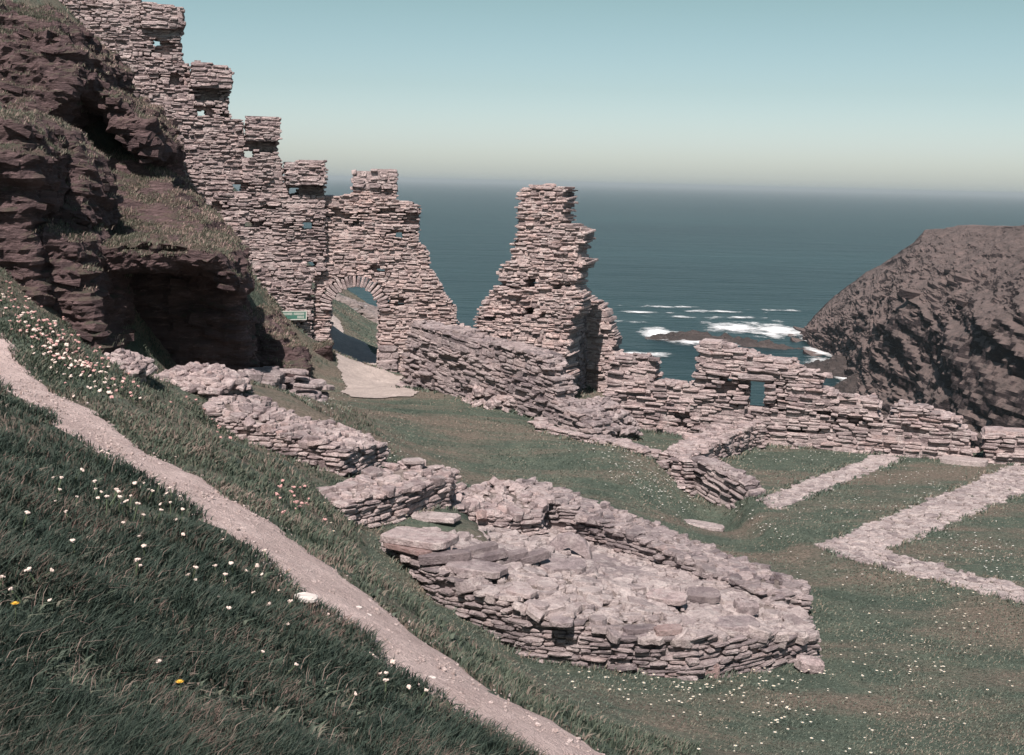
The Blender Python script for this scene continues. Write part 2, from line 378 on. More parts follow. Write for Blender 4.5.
# sea cliffs all round the knoll
edge_pl = np.array([(-60, 52), (-12, 51), (-2.5, 49), (-.8, 43), (1.2, 37.0), (3.2, 32.6), (7, 31.6), (10.5, 30.4), (13.5, 29.5), (18, 27), (19, 15), (20, 0), (22, -12), (-60, -14)], float)
ins = inside(edge_pl, xr, yr)
sd = seg_dist(xr, yr, np.vstack([edge_pl, edge_pl[:1]])) * np.where(ins, -1, 1)
p2 = np.c_[xr, yr, np.zeros_like(xr)]
sd = sd + fbm(p2, .35, 4, 3) * np.where(yr > 36, 1.0, .25)
ZZ = np.minimum(ZZ, 12) 
ZZ = np.where(sd > 0, ZZ - sd * 2.3 - np.minimum(sd, 1) * .6, ZZ)
ZZ = ZZ + np.where(sd > .3, fbm(p2, .45, 4, 9) * np.minimum(sd, 3) * .5, 0)
ip_ = np.array([P(*q)[:2] for q in ((455, 530, 20.2), (520, 512, 21.5), (565, 508, 21.6), (640, 540, 20.2), (700, 583, 18.8), (640, 600, 17.6), (500, 570, 18.6))])
ZZ = ZZ - .45 * inside(ip_, xr, yr)
hl_ = np.array([PZ(x, y, -5.94)[:2] for x, y in ((752, 496), (766, 514), (815, 552), (850, 566), (1024, 608), (1250, 660), (1400, 480), (1000, 463), (900, 456), (800, 444), (765, 440), (750, 470))])
hd_ = seg_dist(xr, yr, np.vstack([hl_, hl_[:1]])); hw_ = np.where(inside(hl_, xr, yr), 1, np.clip(1 - hd_ / .5, 0, 1)); hw_ = hw_ * hw_ * (3 - 2 * hw_) * (sd < 0)
ZZ = ZZ * (1 - hw_) + (-5.94) * hw_
lawnish = np.clip((xr - .5 - (14 - yr) * .4) / 3, 0, 1) * (yr < 34)
dpath = seg_dist(xr, yr, path_w)
near_path = np.clip(1 - dpath / .9, 0, 1)
rough_amp = (.10 * (1 - lawnish) + .02) * (1 - near_path * .85)
ZZ = ZZ + fbm(p2, .8, 4, 21) * rough_amp + fbm(p2, 3.2, 2, 5) * rough_amp * .3
ZZ = ZZ - .05 * np.clip((.85 - dpath) / .3, 0, 1)
ZZ = np.maximum(ZZ, SEA_Z - 2.5)
ZG = ZZ.reshape(XX.shape)
def gz(x, y):
    x = np.asarray(x, float); y = np.asarray(y, float)
    fx = np.clip((x - GX0) / GS, 0, len(gx) - 1.001); fy = np.clip((y - GY0) / GS, 0, len(gy) - 1.001)
    i = fx.astype(int); j = fy.astype(int); a = fx - i; b = fy - j
    return (ZG[j, i] * (1 - a) + ZG[j, i + 1] * a) * (1 - b) + (ZG[j + 1, i] * (1 - a) + ZG[j + 1, i + 1] * a) * b
def hit(px, py, dmax=48, steps=420, dmin=3.0):
    """where rays through these pixels meet the terrain"""
    r = ray(px, py); r = r / r[:, 1:2]; out = np.full(len(r), np.nan); done = np.zeros(len(r), bool)
    ds = dmin * (dmax / dmin) ** (np.arange(steps) / (steps - 1)); prev = None
    for d in ds:
        p = r * d; h = p[:, 2] - gz(p[:, 0], p[:, 1])
        if prev is not None:
            k = (~done) & (h < 0)
            out[k] = (d - pd * 0) if prev is None else (pd + (d - pd) * (prev[k] / (prev[k] - h[k] + 1e-9)))
            done |= k
        else: done |= h < 0
        prev = h; pd = d
    q = r * out[:, None]; return q[~np.isnan(out)]

ny, nx = XX.shape
idx = np.arange(nx * ny).reshape(ny, nx)
Q = np.stack([idx[:-1, :-1], idx[:-1, 1:], idx[1:, 1:], idx[1:, :-1]], -1).reshape(-1, 4)
keep = (ZZ[Q].max(1) > SEA_Z - 2.4)
Q = Q[keep]; used = np.unique(Q); remap = np.full(nx * ny, -1); remap[used] = np.arange(len(used))
g = MB().add(np.c_[xr, yr, ZZ][used], remap[Q]).build('ground', M['turf'], smooth=True)
m2 = rock_mat('cliff_rock', (.05, .04, .04), (.13, .10, .095)); g.data.materials.append(m2)
sdq = sd.reshape(-1)[np.arange(nx * ny)][Q if False else Q].mean(1) if False else sd[Q].mean(1)
g.data.polygons.foreach_set('material_index', (sdq > -.1).astype(np.int32)); g.data.update()
struct(g)
print('terrain', time.time() - T0)

# footpath ribbon
def resample(pl, step):
    pl = np.asarray(pl); seg = np.linalg.norm(np.diff(pl[:, :2], axis=0), axis=1); s = np.r_[0, np.cumsum(seg)]
    u = np.arange(0, s[-1], step); return np.c_[np.interp(u, s, pl[:, 0]), np.interp(u, s, pl[:, 1])]
pc = resample(path_w, .06)
for _ in range(60): pc[1:-1] = (pc[:-2] + pc[2:] + 2 * pc[1:-1]) / 4
tg = np.gradient(pc, axis=0); tg /= np.linalg.norm(tg, axis=1, keepdims=True); nn = np.c_[-tg[:, 1], tg[:, 0]]
q3 = np.c_[pc, np.zeros(len(pc))]
wb = np.clip(.40 + .032 * (16 - pc[:, 1]), .34, .75); wl = wb + .09 * fbm(q3, 1.1, 3, 2) + .07 * fbm(q3, 5, 3, 4); wr = wb + .09 * fbm(q3, 1.2, 3, 8) + .07 * fbm(q3, 5, 3, 14)
KW = 11; rows = []
for k in range(KW):
    f = k / (KW - 1) * 2 - 1; w = np.where(f > 0, wl, wr)
    xy = pc + nn * (f * w)[:, None]
    z = gz(xy[:, 0], xy[:, 1]) + .028 - .045 * abs(f) ** 6 + .022 * fbm(np.c_[xy, xy[:, 0] * 0], 4, 4, 31) + .03 * fbm(np.c_[xy, xy[:, 0] * 0], 1.3, 2, 33)
    rows.append(np.c_[xy, z])
V = np.stack(rows, 1).reshape(-1, 3); ii = np.arange(len(pc) * KW).reshape(len(pc), KW)
Qp = np.stack([ii[:-1, :-1], ii[1:, :-1], ii[1:, 1:], ii[:-1, 1:]], -1).reshape(-1, 4)
struct(MB().add(V, Qp).build('footpath', M['path'], smooth=True))
r_ = np.random.default_rng(17); k = r_.integers(0, len(pc), 2600); f_ = np.clip(r_.normal(0, .5, 2600), -1.05, 1.05); xy = pc[k] + nn[k] * (f_ * np.where(f_ > 0, wl[k], wr[k]))[:, None] + r_.uniform(-.03, .03, (2600, 2))
ra = .006 + .016 * r_.random(2600) ** 3; an = r_.uniform(0, PI, 2600)
pb = MB().add(*stones(np.c_[xy, gz(xy[:, 0], xy[:, 1]) + .024 + ra * .2], np.c_[np.cos(an), np.sin(an), an * 0], np.c_[-np.sin(an), np.cos(an), an * 0], np.array([0, 0, 1.]), ra, ra * r_.uniform(.6, .95, 2600), ra * .55, n=6, jit=.25, expo=.8, bev=.006, tiltj=.2, r=r_)).build('path_grit', M['pebble']); pb['kind'] = 'stuff'

# pale gravel way through the gate
def sheet(name, poly_xy, mat, dz=.025, step=.05, wob=.16, seed=1):
    poly = np.asarray(poly_xy)[:, :2]; x0, y0 = poly.min(0) - .3; x1, y1 = poly.max(0) + .3
    X, Y = np.meshgrid(np.arange(x0, x1, step), np.arange(y0, y1, step)); sh = X.shape
    q = np.c_[X.ravel(), Y.ravel(), np.zeros(X.size)]
    wx = X.ravel() + wob * fbm(q, 1.5, 3, seed); wy = Y.ravel() + wob * fbm(q, 1.5, 3, seed + 5)
    inn = inside(poly, wx, wy); ii = np.arange(X.size).reshape(sh)
    Qs = np.stack([ii[:-1, :-1], ii[:-1, 1:], ii[1:, 1:], ii[1:, :-1]], -1).reshape(-1, 4)
    kq = inn[Qs].sum(1) >= 2; Qs = Qs[kq]; us = np.unique(Qs); rm = np.full(X.size, -1); rm[us] = np.arange(len(us))
    return MB().add(np.c_[q[us, :2], gz(q[us, 0], q[us, 1]) + dz], rm[Qs]).build(name, mat, smooth=True)
grav_px = [(331, 364, 36.6), (345, 380, 33.3), (347, 395, 31.4), (352, 402, 30.9), (380, 404, 30.7), (412, 402, 30.9), (417, 397, 31.4), (398, 386, 32.4), (396, 376, 33.6), (404, 371, 35.2), (378, 366, 36.4),
           (377, 350, 39.0), (352, 340, 41.5), (338, 331, 43.5), (318, 334, 43.5), (322, 350, 39.0)]
grav = np.array([P(*p) for p in grav_px])
struct(sheet('gravel_path', grav, M['gravel']))

# ------------------------------------------------------------------ masonry generators
FOOT = []        # footprints kept clear of grass
class Plane:
    def __init__(s, A, B):
        s.A = np.array(A, float)[:2]; s.B = np.array(B, float)[:2]; d = s.B - s.A; s.d = d / np.linalg.norm(d)
        n = np.array([s.d[1], -s.d[0]])
        if n @ s.A > 0: n = -n               # towards the camera
        s.n = n; s.D = np.r_[s.d, 0]; s.N3 = np.r_[n, 0]
    def sz(s, px, py):
        r = ray(px, py); t = (s.A @ s.n) / (r[:2] @ s.n); p = r * t
        return np.array([(p[:2] - s.A) @ s.d, p[2]])
    def w(s, sz, off=0): return np.r_[s.A + s.d * sz[0] + s.n * off, sz[1]]
def wall(mb, plane, polys, thick=.8, ch=(.06, .12), ln=(.18, .6), tilt=0., rough=.035, off=0., pits=.015, seed=0, wave=.04, fr=.10, ragged=.06, leaf=None, cap=0, npt=8, holes=(), dents=()):
    """through-stone wall filling outlines given in the photograph's frame, standing on its own plane"""
    r = np.random.default_rng(seed); sp = []
    for po in polys:
        a = np.array([plane.sz(*p) for p in po]); a[:, 1] -= tilt * a[:, 0]; sp.append(a)
    hs = []
    for (hx, hy, hw, hh) in holes:
        a = np.array([plane.sz(*p) for p in ((hx - hw / 2, hy - hh / 2), (hx + hw / 2, hy - hh / 2), (hx + hw / 2, hy + hh / 2), (hx - hw / 2, hy + hh / 2))])
        a[:, 1] -= tilt * a[:, 0]; hs.append((a[:, 0].min(), a[:, 0].max(), a[:, 1].min(), a[:, 1].max()))
    ds_ = []
    for (hx, hy, hw, hh) in dents:
        a = np.array([plane.sz(*p) for p in ((hx - hw / 2, hy - hh / 2), (hx + hw / 2, hy + hh / 2))]); a[:, 1] -= tilt * a[:, 0]
        ds_.append((a[0, 0], a[1, 0], a[1, 1], a[0, 1]))
    allp = np.vstack(sp); t = allp[:, 1].min(); tmax = allp[:, 1].max(); L = []; core = []
    while t < tmax:
        h = r.uniform(*ch) * (1.9 if r.random() < .14 else 1); tm = t + h / 2; xs = []
        for a in sp:
            for i in range(len(a)):
                (x0, y0), (x1, y1) = a[i], a[(i + 1) % len(a)]
                if (y0 > tm) != (y1 > tm): xs.append(x0 + (x1 - x0) * (tm - y0) / (y1 - y0))
        xs.sort(); iv = [[xs[k], xs[k + 1]] for k in range(0, len(xs) - 1, 2)]
        for (h0, h1, z0, z1) in hs:
            if z0 < tm < z1:
                nv = []
                for a, b in iv:
                    if h1 <= a or h0 >= b: nv.append([a, b]); continue
                    if h0 - a > .04: nv.append([a, h0])
                    if b - h1 > .04: nv.append([h1, b])
                iv = nv
        he = [v for h_ in hs for v in h_[:2]]
        for a, b in iv:
            a2 = a + (0 if a in he else r.uniform(-ragged, ragged)); b2 = b + (0 if b in he else r.uniform(-ragged, ragged))
            if b2 - a2 < .06: continue
            core.append((a2 + .05, b2 - .05, t, h)); x = a2
            while x < b2 - .02:
                l = r.uniform(*ln) * (1.4 if r.random() < .15 else 1)
                if b2 - x - l < ln[0] * .6: l = b2 - x
                L.append((x + l / 2, tm, l / 2, h / 2)); x += l
        t += h
    L = np.array(L); k = r.random(len(L)) > pits; L = L[k]; n = len(L)
    U = np.array([plane.d[0], plane.d[1], tilt]); U /= np.linalg.norm(U); Z = np.array([0, 0, 1.]); Wn = plane.N3
    base = np.c_[plane.A[0] + plane.d[0] * L[:, 0], plane.A[1] + plane.d[1] * L[:, 0], L[:, 1] + tilt * L[:, 0]]
    base[:, 2] += wave * fbm(base, .9, 2, seed + 1) * .5
    fo = fbm(base, 1.3, 3, seed + 2) * fr + r.normal(0, rough, n) + off
    fo = np.where(r.random(n) < .06, fo - .06, fo)
    for (h0, h1, z0, z1) in ds_: fo = np.where((L[:, 0] > h0) & (L[:, 0] < h1) & (L[:, 1] > z0) & (L[:, 1] < z1), fo - r.uniform(.2, .32, n), fo)
    tk = leaf or thick; sw = np.full(n, tk / 2); ctr = base + Wn * (fo - tk / 2)[:, None]
    gap = np.where(r.random(n) < .25, .84, .97); mz = np.clip(fbm(base, .55, 4, seed + 11) * 3.2 + .15, 0, 1); gap = gap + (1.01 - gap) * mz * .8; fo = np.where(fo < -.15, fo, fo - (fo - fbm(base, 1.3, 3, seed + 2) * fr - off) * mz * .72)
    mb.add(*stones(ctr, U, Z, Wn, L[:, 2] * .985, L[:, 3] * gap, sw, n=npt, jit=.22, expo=.45, bev=.014, tiltj=.05, r=r))
    if leaf: mb.add(*stones(base - Wn * (thick - tk / 2 + r.normal(0, rough, (n, 1))), U, Z, Wn, L[:, 2] * .985, L[:, 3] * gap, sw, n=npt, jit=.22, expo=.45, bev=.014, tiltj=.05, r=r))
    if cap:
        s0, s1 = allp[:, 0].min(), allp[:, 0].max(); nc = int((s1 - s0) * thick * cap); cs = r.uniform(s0, s1, nc); cu = r.uniform(.04, thick - .04, nc); ct = np.full(nc, -1e9)
        for a in sp:
            for i in range(len(a)):
                (x0, y0), (x1, y1) = a[i], a[(i + 1) % len(a)]
                if abs(x1 - x0) > 1e-6:
                    k = ((x0 > cs) != (x1 > cs)); ct[k] = np.maximum(ct[k], (y0 + (y1 - y0) * (cs - x0) / (x1 - x0))[k])
        k = ct > -1e8; cs, cu, ct = cs[k], cu[k], ct[k]; nc = len(cs); an = r.uniform(0, PI, nc); ra = .05 + .13 * r.random(nc) ** 1.6
        cc = np.c_[plane.A[0] + plane.d[0] * cs - plane.n[0] * cu, plane.A[1] + plane.d[1] * cs - plane.n[1] * cu, ct + tilt * cs - .01 + r.uniform(-.03, .03, nc)]; cc += Wn * off
        mb.add(*stones(cc, np.c_[np.cos(an), np.sin(an), an * 0], np.c_[-np.sin(an), np.cos(an), an * 0], np.array([0, 0, 1.]), ra, ra * r.uniform(.5, .9, nc), r.uniform(.02, .045, nc), n=8, jit=.3, expo=.7, bev=.012, tiltj=.16, r=r))
    for (a, b, t0, h) in core:
        if b - a < .05: continue
        m = (a + b) / 2; c = np.r_[plane.A + plane.d * m, t0 + h / 2 + tilt * m] + Wn * (off - thick / 2)
        dent = any(h0 < b and h1 > a and z0 < t0 + h and z1 > t0 for (h0, h1, z0, z1) in ds_)
        k = max(1, int((b - a) / .5)); e = np.linspace(a, b, k + 1)
        for x0_, x1_ in zip(e[:-1], e[1:]):
            m = (x0_ + x1_) / 2; dn = any(h0 < x1_ and h1 > x0_ and z0 < t0 + h and z1 > t0 for (h0, h1, z0, z1) in ds_)
            c = np.r_[plane.A + plane.d * m, t0 + h / 2 + tilt * m]; c[2] += wave * float(fbm(c[None], .9, 2, seed + 1)[0]) * .5; f_ = float(fbm(c[None], 1.3, 3, seed + 2)[0]) * fr
            c = c + Wn * (off + f_ - thick / 2)
            mb.add(*box_np(c, U, Z, Wn, (x1_ - x0_) / 2 + .002, h / 2 + .004, thick / 2 - (.3 if dn else .036 + r.uniform(0, .02))))
    FOOT.append(np.array([plane.A + plane.d * allp[:, 0].min(), plane.A + plane.d * allp[:, 0].max(), plane.A + plane.d * allp[:, 0].max() - plane.n * thick, plane.A + plane.d * allp[:, 0].min() - plane.n * thick]))
    return mb
def idw(pts, vals, x, y, p=2.):
    d = np.stack([np.hypot(x - q[0], y - q[1]) for q in pts]) + .05; w = d ** -p
    return (w * np.asarray(vals).reshape(-1, *([1] * np.ndim(x)))).sum(0) / w.sum(0)
def densify(fp, tz, step=.5):
    o, z = [], []
    for i in range(len(fp)):
        a, b = np.array(fp[i][:2]), np.array(fp[(i + 1) % len(fp)][:2]); m = max(1, int(np.linalg.norm(b - a) / step))
        for k in range(m): o.append(a + (b - a) * k / m); z.append(tz[i] + (tz[(i + 1) % len(fp)] - tz[i]) * k / m)
    return np.array(o), np.array(z)
def solid(mb, fp, tz, ch=(.05, .1), ln=(.15, .45), tilt=0., seed=0, top=(.08, .22), dens=14, topmb=None, rough=.03, depth=.22, toptilt=.08, skip=(), batter=0., below=.15, hug=None, zj=.025):
    """a low dry-stone mass: coursed faces all round a footprint, rubble core, flat stones on top"""
    r = np.random.default_rng(seed); fp = np.array([p[:2] for p in fp], float); tz = np.array(tz, float)
    if np.sum(fp[:, 0] * np.roll(fp[:, 1], -1) - np.roll(fp[:, 0], -1) * fp[:, 1]) < 0: fp, tz = fp[::-1], tz[::-1]; 
    FOOT.append(fp)
    if hug is not None:
        fp, _z = densify(fp, tz, .6); tz = gz(fp[:, 0], fp[:, 1]) + hug; topf = lambda x, y: gz(x, y) + hug
    else:
        D, DZ = densify(fp, tz); topf = lambda x, y: idw(D, DZ, x, y, 3)
    nF = len(fp); Cn, U, Wn, S = [], [], [], []
    for i in range(nF):
        a, b = fp[i], fp[(i + 1) % nF]; L = np.linalg.norm(b - a)
        if L < .05: continue
        d = (b - a) / L; n = np.array([d[1], -d[0]])
        za, zb = tz[i], tz[(i + 1) % nF]; gmin = min(gz(*a), gz(*b), gz(*((a + b) / 2))) - below
        tl = tilt * (1 if d[0] >= 0 else -1); t = gmin - abs(tl) * L; tmax = max(za, zb) + abs(tl) * L
        while t < tmax:
            h = r.uniform(*ch) * (1.5 if r.random() < .12 else 1); x = r.uniform(-.08, 0)
            while x < L:
                l = r.uniform(*ln); cx = min(x + l / 2, L); z = t + h / 2 + tl * cx; q = a + d * cx
                zt = za + (zb - za) * cx / L
                if z + h * .3 < zt and z > gz(*q) - below and cx - l * .2 < L:
                    pr = r.normal(0, rough) - batter * (z - gmin)
                    Cn.append(np.r_[q + n * (pr - depth / 2), z]); U.append((d[0], d[1], tl)); Wn.append((n[0], n[1], 0)); S.append((l / 2, h / 2, depth / 2))
                x += l
            t += h
    if Cn:
        Cn, U, Wn, S = map(np.array, (Cn, U, Wn, S)); U /= np.linalg.norm(U, axis=1, keepdims=True)
        mb.add(*stones(Cn, U, np.array([0, 0, 1.]), Wn, S[:, 0] * .985, S[:, 1] * np.where(r.random(len(S)) < .25, .85, .95), S[:, 2], n=10, jit=.2, expo=.5, bev=.016, tiltj=.05, r=r))
    # core
    c0 = fp.mean(0); bm = bmesh.new()
    nrm = []
    for i in range(nF):
        e1 = fp[i] - fp[i - 1]; e2 = fp[(i + 1) % nF] - fp[i]
        n1 = np.array([-e1[1], e1[0]]) / np.linalg.norm(e1); n2 = np.array([-e2[1], e2[0]]) / np.linalg.norm(e2)
        m = n1 + n2; m /= np.linalg.norm(m) + 1e-6; nrm.append(m)
    q = fp + np.array(nrm) * .07
    vt = [bm.verts.new((*p, z - .09)) for p, z in zip(q, tz)]; vb = [bm.verts.new((*p, float(gz(*p)) - .4)) for p in q]
    bm.faces.new(vt); bm.faces.new(vb[::-1])
    for i in range(nF): bm.faces.new((vt[i], vb[i], vb[(i + 1) % nF], vt[(i + 1) % nF]))
    bmesh.ops.triangulate(bm, faces=bm.faces[:]); bm.verts.index_update()
    mb.add(np.array([v.co[:] for v in bm.verts]), None, np.array([[v.index for v in f.verts] for f in bm.faces])); bm.free()
    # mortar and earth between the stones on top
    x0, y0 = q.min(0); x1, y1 = q.max(0); X, Y = np.meshgrid(np.arange(x0, x1 + .06, .06), np.arange(y0, y1 + .06, .06)); inn = inside(q, X.ravel(), Y.ravel()); ii = np.arange(X.size).reshape(X.shape)
    Qg = np.stack([ii[:-1, :-1], ii[:-1, 1:], ii[1:, 1:], ii[1:, :-1]], -1).reshape(-1, 4); Qg = Qg[inn[Qg].sum(1) >= 2]
    if len(Qg):
        us = np.unique(Qg); rm = np.full(X.size, -1); rm[us] = np.arange(len(us)); xx, yy = X.ravel()[us], Y.ravel()[us]
        (topmb or mb).add(np.c_[xx, yy, topf(xx, yy) - .055 + .03 * fbm(np.c_[xx, yy, xx * 0], 4, 4, seed)], rm[Qg], None, 1)
    # top stones
    x0, y0 = fp.min(0); x1, y1 = fp.max(0); area = (x1 - x0) * (y1 - y0); n = int(area * dens)
    X, Y = r.uniform(x0, x1, n), r.uniform(y0, y1, n); k = inside(fp, X, Y); X, Y = X[k], Y[k]; n = len(X)
    if n:
        rad = top[0] + (top[1] - top[0]) * r.random(n) ** 2.2; th = r.uniform(.02, .05, n) * (.6 + rad / top[1]); an = r.uniform(0, PI, n)
        Uo = np.c_[np.cos(an), np.sin(an), an * 0]; Vo = np.c_[-np.sin(an), np.cos(an), an * 0]
        Zt = topf(X, Y) - .03 - th * .15 + r.uniform(-zj, zj, n)
        (topmb or mb).add(*stones(np.c_[X, Y, Zt], Uo, Vo, np.array([0, 0, 1.]), rad, rad * r.uniform(.5, .95, n), th, n=9, jit=.32, expo=.8, bev=.012, tiltj=toptilt, r=r))
    return topf
def slab_mesh(mb, c, size, rot=0., tilt=(0., 0.), n=12, jit=.14, expo=.55, seed=0, bev=.02):
    r = np.random.default_rng(seed); R = np.array(Matrix.Rotation(rot, 3, 'Z') @ Matrix.Rotation(tilt[0], 3, 'X') @ Matrix.Rotation(tilt[1], 3, 'Y'))
    V, Qs, Ts = stones(np.array([c]), R[:, 0], R[:, 1], R[:, 2], size[0] / 2, size[1] / 2, size[2] / 2, n=n, jit=jit, expo=expo, bev=bev, r=r)
    mb.add(V, Qs, Ts); return mb

# ------------------------------------------------------------------ the battlemented wall climbing the hill
plA = P(0, 200, 34.0); plB = P(327, 200, 36.0); PL1 = Plane(plA, plB)
base1 = PL1.w((PL1.sz(250, 300)[0], PL1.sz(250, 300)[1]))
cw = thing('curtain_wall', 'tall battlemented slate wall stepping down the hillside from the crags to the gate', 'wall', (base1[0], base1[1], gz(base1[0], base1[1])))
W1 = [(-200, -160), (20, -160), (20, -90), (70, -88), (70, -50), (141, -46), (142, 27), (183, 28), (181, 42), (184, 62), (189, 64), (192, 86), (231, 87), (229, 105), (231, 119), (244, 121), (246, 140), (279, 141), (278, 152),
      (283, 162), (285, 183), (325, 184), (327, 200), (326, 272), (313, 276), (312, 400), (240, 400), (120, 330), (-200, 200)]
H1 = [(201, 113, 7, 7), (249, 154, 8, 7), (237, 188, 7, 7), (294, 191, 8, 7), (249, 225, 7, 6), (309, 226, 8, 7), (235, 257, 6, 7), (311, 264, 9, 6), (156, 42, 6, 7)]
P1 = [(208, 93, 22, 14), (205, 112, 16, 11), (262, 147, 26, 11), (310, 190, 28, 12), (163, 48, 24, 16), (175, 77, 12, 12), (172, 152, 14, 9), (310, 297, 12, 7), (313, 322, 9, 7), (240, 187, 14, 9), (253, 224, 15, 8), (310, 225, 14, 8), (239, 256, 15, 9), (288, 226, 12, 6), (213, 208, 13, 8), (268, 207, 12, 5), (298, 174, 9, 4), (150, 20, 12, 9)]
mb = wall(MB(), PL1, [W1], .75, (.03, .068), (.08, .32), 0, .024, 0, .022, 3, .10, .13, .035, holes=H1, dents=P1)
mb.build('masonry', M['stone'], cw)
for i, po in enumerate(([(141, 2), (184, 8), (185, 29), (141, 28)], [(190, 62), (197, 61), (233, 68), (233, 88), (190, 87)], [(245, 117), (281, 118), (281, 141), (245, 141)], [(284, 161), (326, 161), (326, 184), (284, 184)])):
    wall(MB(), PL1, [po], .95, (.04, .08), (.1, .38), 0, .022, .26, 0, 20 + i, .04, .03, .015).build('merlon', M['stone'], cw)

# ------------------------------------------------------------------ the gate wall
PL2 = Plane(P(318, 300, 36.12), P(460, 300, 36.5))
b2 = PL2.w(PL2.sz(354, 376))
gw = thing('gate_wall', 'broken slate wall pierced by the round arched gateway, one merlon left on top', 'wall', (b2[0], b2[1], gz(b2[0], b2[1])))
cx, cz0 = PL2.sz(354.5, 311); R_in = PL2.sz(378, 311)[0] - cx; R_out = R_in + .33
arch = []
zlow = PL2.sz(354, 392)[1] - .3
arcpx = lambda s, z: (s, z)
# outline in plane coordinates turned back to picture coordinates is not needed: extend wall() with ready-made polygons
def plane_to_px(pl, sz):
    w = pl.w(sz); c = RN.T @ w; return (512 + F_PX * c[0] / -c[2], 377.5 - F_PX * c[1] / -c[2])
for k in range(17):
    a = PI * k / 16; arch.append(plane_to_px(PL2, (cx - R_out * math.cos(a), cz0 + R_out * math.sin(a))))
archp = [plane_to_px(PL2, (cx - R_in, zlow)), plane_to_px(PL2, (cx - R_in, cz0))] + arch + [plane_to_px(PL2, (cx + R_in, cz0)), plane_to_px(PL2, (cx + R_in, zlow))]
W2 = [(323, 197), (350, 194), (351, 187), (398, 187), (398, 201), (420, 204), (421, 218), (418, 240), (430, 252), (431, 268), (440, 281), (447, 296), (457, 308), (458, 325), (480, 333), (480, 398), (313, 398), (313, 276), (323, 272)]
mb = wall(MB(), PL2, [W2, archp], .8, (.035, .075), (.08, .34), 0, .024, .0, .022, 5, .08, .09, .04, holes=[(399, 236, 6, 6), (380, 270, 6, 6), (401, 305, 6, 6)], dents=[(398, 234, 12, 10), (377, 269, 12, 8), (400, 303, 9, 8), (341, 214, 18, 6), (384, 210, 14, 6), (356, 222, 9, 6), (411, 218, 14, 12), (336, 212, 9, 8)])
mb.build('masonry', M['stone_lit'], gw)
wall(MB(), PL2, [[(351, 170), (398, 170), (398, 188), (351, 188)]], .9, (.04, .08), (.1, .36), 0, .03, .09, 0, 31, .03, .03, .03).build('merlon', M['stone'], gw)
nv = 25; an = (np.arange(nv) + .5) * PI / nv; rr = np.random.default_rng(3)
rad = (R_in + R_out) / 2 + rr.uniform(-.03, .05, nv)
cen = np.array([PL2.w((cx - r_ * math.cos(a), cz0 + r_ * math.sin(a)), -.38 + rr.uniform(.0, .05)) for r_, a in zip(rad, an)])
Ut = np.array([PL2.D * math.sin(a) + np.array([0, 0, math.cos(a)]) for a in an]); Vr = np.array([-PL2.D * math.cos(a) + np.array([0, 0, math.sin(a)]) for a in an])
MB().add(*stones(cen, Ut, Vr, PL2.N3, PI * R_in / nv / 2 * 1.08, .165, .42, jit=.1, bev=.02, tiltj=.02)).build('arch_ring', M['stone'], gw)
wall(MB(), PL2, [[(378, 346), (398, 347), (399, 392), (377, 392)]], .9, (.12, .2), (.3, .7), 0, .02, .1, 0, 33, 0, .02, .02).build('plinth', M['stone_slate'], gw)

# sign on the wall by the gate
so = PL1.w(PL1.sz(293, 314.5), .24)
sg = thing('notice_sign', 'green notice board with a pale border fixed beside the gate arch', 'sign', so)
hw = (PL1.sz(305, 314)[0] - PL1.sz(281, 314)[0]) / 2; hh = .105; D3 = np.r_[PL1.d, .012]; Z3 = np.array([0, 0, 1.]); N3 = PL1.N3
MB().add(*box_np(so, D3, Z3, N3, hw, hh, .015)).build('board', M['sign_green'], sg)
fb = MB()
for (du, dv, su, sv) in ((0, hh + .008, hw + .03, .012), (0, -hh - .008, hw + .03, .012), (-hw - .016, 0, .014, hh - .005), (hw + .016, 0, .014, hh - .005)):
    fb.add(*box_np(so + D3 * du + Z3 * dv, D3, Z3, N3, su, sv, .022))
fb.build('border', M['sign_white'], sg)
r_ = np.random.default_rng(9)
for (x0, x1, zc) in ((-.9, -.12, .42), (0.02, .9, .42), (.32, .9, -.45)):
    x = x0; lt = MB()
    while x < x1 - .03:
        w = r_.uniform(.035, .06)
        lt.add(*box_np(so + D3 * (x + .008) * hw + Z3 * zc * hh + N3 * .018, D3, Z3, N3, .006, .034, .003))
        for zo in ([.028, -.028], [.028, 0], [0], [.028, 0, -.028])[r_.integers(4)]: lt.add(*box_np(so + D3 * (x + w * .5) * hw + Z3 * (zc * hh + zo) + N3 * .0175, D3, Z3, N3, w * hw * .36, .006, .003))
        x += w + .025
    lt.build('lettering', M['sign_white'], sg)

# ------------------------------------------------------------------ the ruined tower beyond the gate
PL3 = Plane(P(475, 300, 32.2), P(575, 300, 31.2))
b3 = PL3.w(PL3.sz(530, 380)); tw_ = thing('ruined_tower', 'tall ragged finger of ruined wall standing alone against the sea', 'ruin', (b3[0], b3[1], gz(b3[0], b3[1])))
W3 = [(517, 187), (540, 185), (566, 190), (565, 208), (562, 223), (572, 224), (585, 231), (580, 244), (578, 254), (587, 264), (578, 271), (573, 289), (584, 298), (583, 306), (573, 322), (568, 342), (565, 400), (562, 430), (470, 430), (472, 345),
      (474, 319), (482, 301), (493, 288), (500, 271), (509, 258), (512, 240), (516, 222)]
wall(MB(), PL3, [W3], .8, (.03, .07), (.08, .3), .02, .03, 0, .028, 7, .10, .14, .07, holes=[(530, 283, 8, 7), (528, 312, 8, 7)], dents=[(530, 283, 11, 9), (528, 312, 11, 8), (556, 287, 9, 6), (500, 284, 8, 6), (545, 315, 9, 5), (490, 318, 12, 5)]).build('masonry', M['stone_lit'], tw_)
